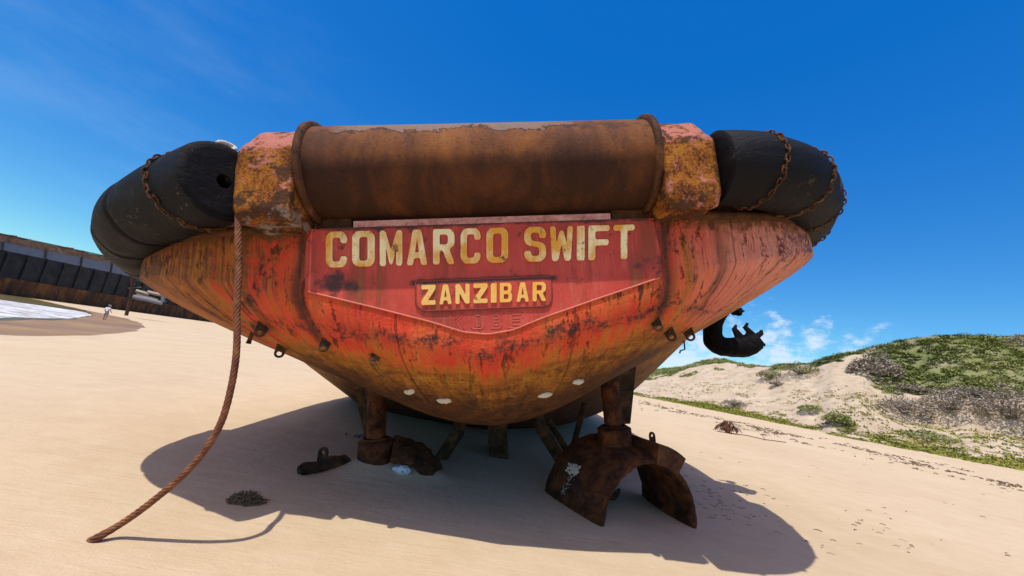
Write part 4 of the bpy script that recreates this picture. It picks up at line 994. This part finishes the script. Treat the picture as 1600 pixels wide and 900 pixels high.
# crest elevation (degrees) and how far the crest lies behind the foot
el_tab = [(-30, .3), (0, .6), (12, .9), (18, 1.4), (22, 2.2), (25, 3.0), (27.5, 4.2), (30, 4.75), (32, 4.5), (34.6, 4.3), (36.5, 4.9), (38.5, 5.1), (40.6, 6.1), (42.5, 6.95), (45.9, 8.25), (49, 9.05), (54.1, 9.45), (60, 9.8), (70, 10), (100, 11), (150, 8)]
wd_tab = [(-30, 60), (15, 60), (22, 50), (30, 42), (34, 26), (38, 24), (41, 25), (46, 28), (54, 30), (100, 26), (150, 26)]
bm = bmesh.new(); lv = bm.verts.layers.float.new('veg'); lg = bm.verts.layers.float.new('tone')
rows = []; VEG = []
NA, NRD = 520, 150
def dune_profile(azd, t):
    """0 at the foot, 1 at the crest"""
    k = sst(azd, 42.5, 46.5)
    cliff = .13*sst(t, .0, .34)+.05*t+.22*sst(t, .34, .47)+.60*sst(t, .42, 1.06)
    slope = .10*sst(t, 0, .25)+.90*(sst(t, .05, 1.02)*.6+t*.4)
    return slope+(cliff-slope)*k
def dune_pt(azd, t):
    rb0 = lerp_tab(rb_tab, azd)+1.2*nz(azd*.6, 0, 2); W = lerp_tab(wd_tab, azd); r = rb0+W*t
    a = R(azd); x, y = math.sin(a)*r, math.cos(a)*r
    H = CAMZ+math.tan(R(lerp_tab(el_tab, azd)))*(rb0+W)
    if t <= 1: z = H*dune_profile(azd, t)
    else: z = H*(1-.06*(t-1))+.5*nz(x, y, 0, .06)
    am = sst(t, .0, .3)
    z += am*(.35*nz(x, y, 1, .16)+.22*nz(x, y, 4, .45)+.10*nz(x, y, 8, 1.3))
    return Vector((x, y, z-.06*(1-sst(t, -.02, .03))-.0))
def vegf(azd, t, p):
    nn = .5+.5*nz(p.x, p.y, 0, .22)+.35*nz(p.x, p.y, 5, .7)
    k = sst(azd, 42.5, 45.5)
    a = sst(t+.14*(nn-.5), .44, .50)*k
    b = sst(t+.30*(nn-.5), .86, .95)*(1-k)
    c_ = .0
    c_ = sst(t+.5*(nn-.5)-.03*max(0, azd-20), .45, .62)*(1-k)
    return max(a, b, c_)
for i in range(NA):
    azd = -25+125*(i/(NA-1)) if False else (-25+33*(i/80) if i < 80 else 8+ (60-8)*((i-80)/359) if i < 440 else 60+85*((i-439)/80))
    row = []
    for j in range(NRD):
        t = -.03+1.08*(j/110) if j < 111 else 1.05+((j-110)/39)**2*3.0
        p = dune_pt(azd, t); v = bm.verts.new(p); g = vegf(azd, t, p)
        v[lv] = g; v[lg] = t; row.append(v)
    rows.append(row)
for i in range(NA-1):
    for j in range(NRD-1): bm.faces.new((rows[i][j], rows[i][j+1], rows[i+1][j+1], rows[i+1][j]))
bmesh.ops.recalc_face_normals(bm, faces=bm.faces)
n = NT('dune_sand_and_scrub'); o = n.obj
sd_ = n.ramp(n.noise(o, .35, 8, .65), [(.3, (.46, .36, .245)), (.7, (.60, .49, .355))])
sd_ = n.mix(n.ramp(n.noise(n.mp(o, (1, 1, 2.5)), .9, 10, .75), [(.53, 0), (.62, .75)]), sd_, (.26, .21, .14))
vg = n.ramp(n.noise(o, .5, 8, .7), [(.3, (.11, .13, .05)), (.45, (.17, .20, .06)), (.56, (.24, .24, .11)), (.68, (.33, .29, .20))])
col = n.mix(n.ss(n.ma('ADD', n.attr('veg'), n.ma('MULTIPLY', n.ma('SUBTRACT', n.noise(o, 2.2, 8), .5), .9)), .35, .6), sd_, vg)
M['dune'] = n.done(col, .95, n.bump(n.noise(o, 1.6, 10, .7), .9, .25), .1)
dn = obj('dune', bm, M['dune'], None, True); tag(dn, 'sand dunes rising behind the beach on the right, capped with green scrub', None, None, 'structure')
if sum(p.normal.z for p in dn.data.polygons[:400]) < 0: dn.data.flip_normals()

# foliage: leaf clumps with a tone attribute
def leaf_mat(name, cols, trans=False):
    n = NT(name); t = n.attr('tone')
    c = n.ramp(t, cols); f = n.noise(n.obj, 2.5, 4); c = n.mix(n.ma('MULTIPLY', f, .35), c, tuple(q*.7 for q in cols[0][1]))
    return n.done(c, .7, None, .25)
def leaves(bm, lt, c, rad, n, size, tone, flat=.7, elong=1.6, up=.6):
    for k in range(n):
        d = Vector((random.gauss(0, 1), random.gauss(0, 1), random.gauss(0, 1))); d.normalize(); r = random.random()**.4
        p = c+Vector((d.x*rad, d.y*rad, abs(d.z)*rad*flat))*r
        a = Vector((random.gauss(0, 1), random.gauss(0, 1), random.gauss(0, up)+up*.5)).normalized(); b = Vector((random.gauss(0, up*.8), random.gauss(0, up*.8), 1)).cross(a).normalized()
        s = size*random.uniform(.6, 1.4); tv = min(max(tone+random.gauss(0, .10), 0), 1)
        vs = [bm.verts.new(p-a*s*elong*.5), bm.verts.new(p+b*s*.45), bm.verts.new(p+a*s*elong*.5), bm.verts.new(p-b*s*.45)]
        for v in vs: v[lt] = tv
        bm.faces.new(vs)
GREEN = leaf_mat('scrub_leaves', [(0, (.13, .15, .055)), (.35, (.21, .25, .065)), (.6, (.31, .34, .085)), (.8, (.42, .39, .18)), (1, (.50, .44, .35))])
GREY = leaf_mat('grey_brush_twigs', [(0, (.20, .165, .13)), (.5, (.40, .34, .27)), (1, (.56, .48, .38))])
CREEP = leaf_mat('beach_creeper_leaves', [(0, (.12, .14, .020)), (.5, (.28, .29, .035)), (1, (.42, .36, .09))])
bm = bmesh.new(); lt = bm.verts.layers.float.new('tone'); cnt = 0; tries = 0
while cnt < 9500 and tries < 90000:
    tries += 1
    azd = random.uniform(12, 60); t = random.uniform(.40, 1.25); p = dune_pt(azd, t)
    if vegf(azd, t, p) < .5: continue
    pv = nz(p.x, p.y, 2, .11)+.5*nz(p.x, p.y, 6, .4)
    if mnoise.noise(Vector((p.x*.9, p.y*.9, 3))) < -.16+.25*nz(p.x, p.y, 21, .12): continue
    tone = .46+.60*pv; grey = nz(p.x*.7, p.y*1.6, 11, .13)
    if grey > .08 and azd > 40: tone = .95
    if t < .60 and azd > 43 and random.random() < .5: tone = .92
    rr = random.uniform(.25, .7)*(1.1 if t > .9 else .8)
    leaves(bm, lt, p, rr, 24, .115, tone, .55, 1.6, .32); cnt += 1
sb = obj('dune_scrub', bm, GREEN); tag(sb, 'low green and grey scrub covering the top of the dunes', None, None, 'stuff')

# creeping beach plants along the foot and thin tufts on the slope
bm = bmesh.new(); lt = bm.verts.layers.float.new('tone'); cnt = 0
for _ in range(60000):
    azd = random.uniform(14, 60); t = random.gauss(.03, .05) if random.random() < .55 else random.uniform(0, .5)
    if t < -.04: continue
    p = dune_pt(azd, t) if t > 0 else dune_pt(azd, .0)+(dune_pt(azd, t)-dune_pt(azd, 0))
    p.z = max(p.z, 0.0)
    foot = math.exp(-((t-.03)/.045)**2); k = sst(azd, 38, 46)
    dens = foot*(.52+1.1*nz(p.x, p.y, 1, .16)+.5*nz(p.x, p.y, 5, .6)) + k*.55*(t > .05)*(.55+1.2*nz(p.x, p.y, 9, .35))*(t < .42) + (1-k)*.16*(nz(p.x, p.y, 9, .4) > .16)
    if random.random() > dens: continue
    leaves(bm, lt, p, random.uniform(.12, .38), 9, .11, .45+.5*nz(p.x, p.y, 3, .5)+(.2 if t > .1 else 0), .35); cnt += 1
    if cnt > 7500: break
tag(obj('beach_creeper', bm, CREEP), 'yellow-green creeping plants along the foot of the dunes', None, None, 'stuff')

# individual bushes on the dune face
def az_t(x, y):
    """where the line of sight meets the dune"""
    d = ray(x, y); azd = math.degrees(math.atan2(d.x, d.y)); e = d.z/math.hypot(d.x, d.y); best = None
    for k in range(0, 260):
        t = k/220; p = dune_pt(azd, t); dz = p.z-(CAMZ+e*math.hypot(p.x, p.y))
        if dz >= 0: return p
    return dune_pt(azd, .9)
def bush(x, y, w, h_, mat, tone, label, name, leaf=.13, n=900, group=None, twig=True):
    p = az_t(x, y); t = thing(name, label, 'bush', p, group or 'bushes and tufts on the dune'); dist = (p-CAM).length; k = dist*.9/FPX
    rw, rh = w*k/2*1.0, h_*k*.72
    bm = bmesh.new(); lt = bm.verts.layers.float.new('tone'); sd = random.random()*90
    for q in range(n):
        a = random.random()*2*PI; r = random.random()**.5; hh = rh*(1-r*r)**.6*(1+.5*mnoise.noise(Vector((math.cos(a)*r*2.2, math.sin(a)*r*2.2, sd))))
        c = Vector((math.cos(a)*r*rw, math.sin(a)*r*rw*.8, hh*random.random()**.5))
        leaves(bm, lt, c, .14, 2, leaf*.75, tone+.35*mnoise.noise(c*1.6+Vector((sd, 0, 0))), 1, 2.2)
    obj('foliage', bm, mat, t)
    if twig:
        bm = bmesh.new()
        for q in range(60):
            a = random.random()*2*PI; r = random.random()**.6
            e = Vector((math.cos(a)*r*rw*1.08, math.sin(a)*r*rw*.85, rh*(1-.6*r*r)*random.uniform(.7, 1.15)))
            m = e*.5+Vector((random.gauss(0, .1), random.gauss(0, .1), .1*rh)); tube(bm, [Vector((e.x*.1, e.y*.1, 0)), m, e], [.03, .02, .008], 4, False)
        obj('branches', bm, plain('grey_twig', (.20, .16, .13), .9, .2), t)
    return t
bush(1412, 648, 56, 28, GREY, .45, 'rounded grey bush in the sand below the scrub edge, left of the other grey bushes', 'grey_bush')
bush(1490, 642, 62, 30, GREY, .42, 'wide grey leafless bush under the scrub edge, between two other grey bushes', 'grey_bush', n=1100)
bush(1580, 655, 60, 40, GREY, .4, 'large dark grey tangled bush at the right edge of the photo', 'grey_bush', n=1500)
bush(1430, 612, 44, 9, GREY, .2, 'low dark brush along the crumbling scrub edge above the rounded grey bush', 'dark_brush', n=800)
bush(1520, 618, 48, 9, GREY, .2, 'low dark brush along the scrub edge above the wide grey bush', 'dark_brush', n=800)
bush(1270, 643, 36, 10, GREEN, .5, 'small bright green mat of leaves on the bare sand slope', 'green_bush', n=500, twig=False)
bush(1310, 662, 36, 18, GREEN, .48, 'green bush at the dune foot, lower right of the small green mat', 'green_bush', n=600)
bush(1448, 684, 60, 10, GREEN, .42, 'low dull green patch near the dune foot on the right', 'green_bush', n=500, twig=False)
bush(1368, 588, 62, 38, GREY, .42, 'spiky pale grey-green bush on the crest of the sand slope', 'spiky_bush', leaf=.24, n=900)
bush(1252, 585, 60, 20, GREEN, .22, 'dark green bush at the top of the sand slope, left of the spiky bush', 'green_bush', n=900)
bush(1205, 592, 40, 17, GREEN, .25, 'small dark green bush on the skyline, leftmost one on the sand slope', 'green_bush', n=600)
bush(1150, 635, 38, 12, GREY, .4, 'small grey scrub tuft low on the pale sand slope', 'grey_tuft', n=350)
bush(1215, 602, 22, 7, GREY, .25, 'tiny grey tuft on bare sand under the dark skyline bush', 'grey_tuft', n=250)

# wrack line and litter on the open beach
bm = bmesh.new()
for _ in range(1100):
    x = random.uniform(1000, 1640); y = 622+(x-1000)*.218+6+random.gauss(0, 2.2)+ (random.uniform(0, 10) if random.random() < .25 else 0)
    p = G(x, y, .005); a = random.gauss(2.3, .5); L_ = random.uniform(.05, .40)*(.6 if x > 1300 else 1)
    if nz(p.x, p.y, 4, .35) < -.05: continue
    tube(bm, [p, p+Vector((math.cos(a)*L_*.5, math.sin(a)*L_*.5, random.uniform(.01, .05))), p+Vector((math.cos(a+.3)*L_, math.sin(a+.3)*L_, .005))], random.uniform(.008, .022), 4)
for _ in range(200):
    x = random.uniform(1020, 1600); y = random.uniform(690, 895); p = G(x, y, .0)
    if p.y < 2 or nz(p.x, p.y, 2, .55) < .02: continue
    p.z = gz(p.x, p.y)+.004; a = random.gauss(2.7, .5); L_ = random.uniform(.02, .11); r = random.uniform(.002, .006)
    tube(bm, [p, p+Vector((math.cos(a)*L_*.5, math.sin(a)*L_*.5, .006)), p+Vector((math.cos(a+.4)*L_, math.sin(a+.4)*L_, .0))], r, 4)
for _ in range(60):
    x = random.gauss(1130, 40); y = 735+(x-1060)*.45+random.gauss(10, 16); p = G(x, y, 0); p.z = gz(p.x, p.y)+.004
    a = random.gauss(2.7, .4); L_ = random.uniform(.02, .10)
    tube(bm, [p, p+Vector((math.cos(a)*L_, math.sin(a)*L_, .006))], random.uniform(.002, .005), 4)
tag(obj('beach_litter', bm, plain('dark_dry_seagrass', (.14, .10, .065), .95, .4, 5), None), 'thin line of dry seagrass and twigs across the open sand', None, None, 'stuff')

# ================================================================== SKY AND SUN
to_sun = Vector((-.22, -.36, 1.0)).normalized()
elv = math.asin(to_sun.z); azm = math.atan2(to_sun.x, to_sun.y)
w = bpy.data.worlds.new('World'); sc.world = w; w.use_nodes = True
nt = w.node_tree; N = nt.nodes; L = nt.links; bg = N['Background']
sky = N.new('ShaderNodeTexSky'); sky.sky_type = 'NISHITA'; sky.sun_disc = False; sky.sun_elevation = elv; sky.sun_rotation = azm
sky.air_density = 1.0; sky.dust_density = .3; sky.ozone_density = 2.0; sky.altitude = 0
hs = N.new('ShaderNodeHueSaturation'); hs.inputs['Saturation'].default_value = 1.32; hs.inputs['Hue'].default_value = .512; hs.inputs['Value'].default_value = 1.0
L.new(sky.outputs[0], hs.inputs['Color'])
spc = N.new('ShaderNodeSeparateColor'); L.new(hs.outputs[0], spc.inputs[0]); cmb = N.new('ShaderNodeCombineColor')
for i_, (m_, a_) in enumerate(((.66, -.16), (1.0, .22), (.80, 2.0))):
    q_ = N.new('ShaderNodeMath'); q_.operation = 'MULTIPLY_ADD'; L.new(spc.outputs[i_], q_.inputs[0]); q_.inputs[1].default_value = m_; q_.inputs[2].default_value = a_
    q2_ = N.new('ShaderNodeMath'); q2_.operation = 'MAXIMUM'; L.new(q_.outputs[0], q2_.inputs[0]); q2_.inputs[1].default_value = .03; L.new(q2_.outputs[0], cmb.inputs[i_])
tcn = N.new('ShaderNodeTexCoord'); gen = tcn.outputs['Generated']
def nd(kind, **kw):
    q = N.new(kind)
    for k, v in kw.items(): setattr(q, k, v)
    return q
def wm(op, a, b=0.0):
    q = nd('ShaderNodeMath', operation=op)
    for i, v in enumerate((a, b)):
        if isinstance(v, (int, float)): q.inputs[i].default_value = v
        else: L.new(v, q.inputs[i])
    return q.outputs[0]
def wss(v, a, b):
    q = nd('ShaderNodeMapRange', interpolation_type='SMOOTHSTEP'); L.new(v, q.inputs[0]); q.inputs[1].default_value = a; q.inputs[2].default_value = b; return q.outputs[0]
def wdot(vec):
    q = nd('ShaderNodeVectorMath', operation='DOT_PRODUCT'); L.new(gen, q.inputs[0]); q.inputs[1].default_value = vec; return q.outputs['Value']
def wnoise(scale, detail=8, rough=.6, stretch=(1, 1, 1)):
    mpn = nd('ShaderNodeMapping'); L.new(gen, mpn.inputs[0]); mpn.inputs['Scale'].default_value = stretch
    q = nd('ShaderNodeTexNoise'); L.new(mpn.outputs[0], q.inputs['Vector']); q.inputs['Scale'].default_value = scale; q.inputs['Detail'].default_value = detail; q.inputs['Roughness'].default_value = rough
    return q.outputs['Fac']
cl = 0.0
def cloudblob(px, py, rad, amp):
    d = ray(px, py).normalized(); return wm('MULTIPLY', wss(wdot(d), math.cos(rad), math.cos(rad*.25)), amp)
blob = cloudblob(1296, 508, .046, .66)
for q in ((1255, 535, .07, .80), (1215, 548, .07, .85), (1100, 545, .09, .95), (1070, 560, .09, 1.0), (1310, 548, .07, .6), (1175, 570, .09, .8), (1160, 540, .15, .62), (1330, 555, .10, .6)):
    blob = wm('MAXIMUM', blob, cloudblob(*q))
cn = wnoise(24, 10, .6, (1, 1, 1.6))
cf = wm('MULTIPLY', wss(blob, .02, .3), wss(wm('ADD', blob, wm('MULTIPLY', wm('SUBTRACT', cn, .5), 3.4)), .40, 1.3))
# thin veil low over the sea and on the left
sepz = nd('ShaderNodeSeparateXYZ'); L.new(gen, sepz.inputs[0])
veil = wm('MULTIPLY', wss(wnoise(2.6, 6, .6, (1, 1, 3.5)), .45, .75), wm('MULTIPLY', wss(wdot(ray(-150, 330).normalized()), .70, 1.0), .08))
mixc = nd('ShaderNodeMix', data_type='RGBA'); L.new(wm('MULTIPLY', cf, .85), mixc.inputs[0]); L.new(cmb.outputs[0], mixc.inputs[6]); mixc.inputs[7].default_value = (5.6, 6.5, 7.6, 1)
mixv = nd('ShaderNodeMix', data_type='RGBA'); L.new(veil, mixv.inputs[0]); L.new(mixc.outputs[2], mixv.inputs[6]); mixv.inputs[7].default_value = (6.0, 7.2, 8.6, 1)
# warm glow added round the sun, out of view, to fill the shadows
au = wm('POWER', wss(wdot(to_sun), math.cos(R(58)), math.cos(R(4))), 1.6)
aum = nd('ShaderNodeMix', data_type='RGBA', blend_type='ADD'); L.new(au, aum.inputs[0]); L.new(mixv.outputs[2], aum.inputs[6]); aum.inputs[7].default_value = (8.5, 5.2, 3.3, 1)
L.new(aum.outputs[2], bg.inputs['Color']); bg.inputs['Strength'].default_value = .13
sun = bpy.data.objects.new('sun', bpy.data.lights.new('sun', 'SUN')); C.objects.link(sun)
sun.data.energy = 4.0; sun.data.angle = R(.5); sun.data.color = (1, .94, .84)
sun.rotation_euler = to_sun.to_track_quat('Z', 'Y').to_euler(); sun.location = (-4, -6, 20)

sc.render.engine = 'CYCLES'
sc.cycles.use_denoising = True
try: sc.cycles.denoiser = 'OPENIMAGEDENOISE'
except Exception: pass
sc.cycles.max_bounces = 6
sc.view_settings.view_transform = 'Standard'; sc.view_settings.look = 'None'; sc.view_settings.gamma = 1
sc.view_settings.use_curve_mapping = False; sc.view_settings.exposure = .03
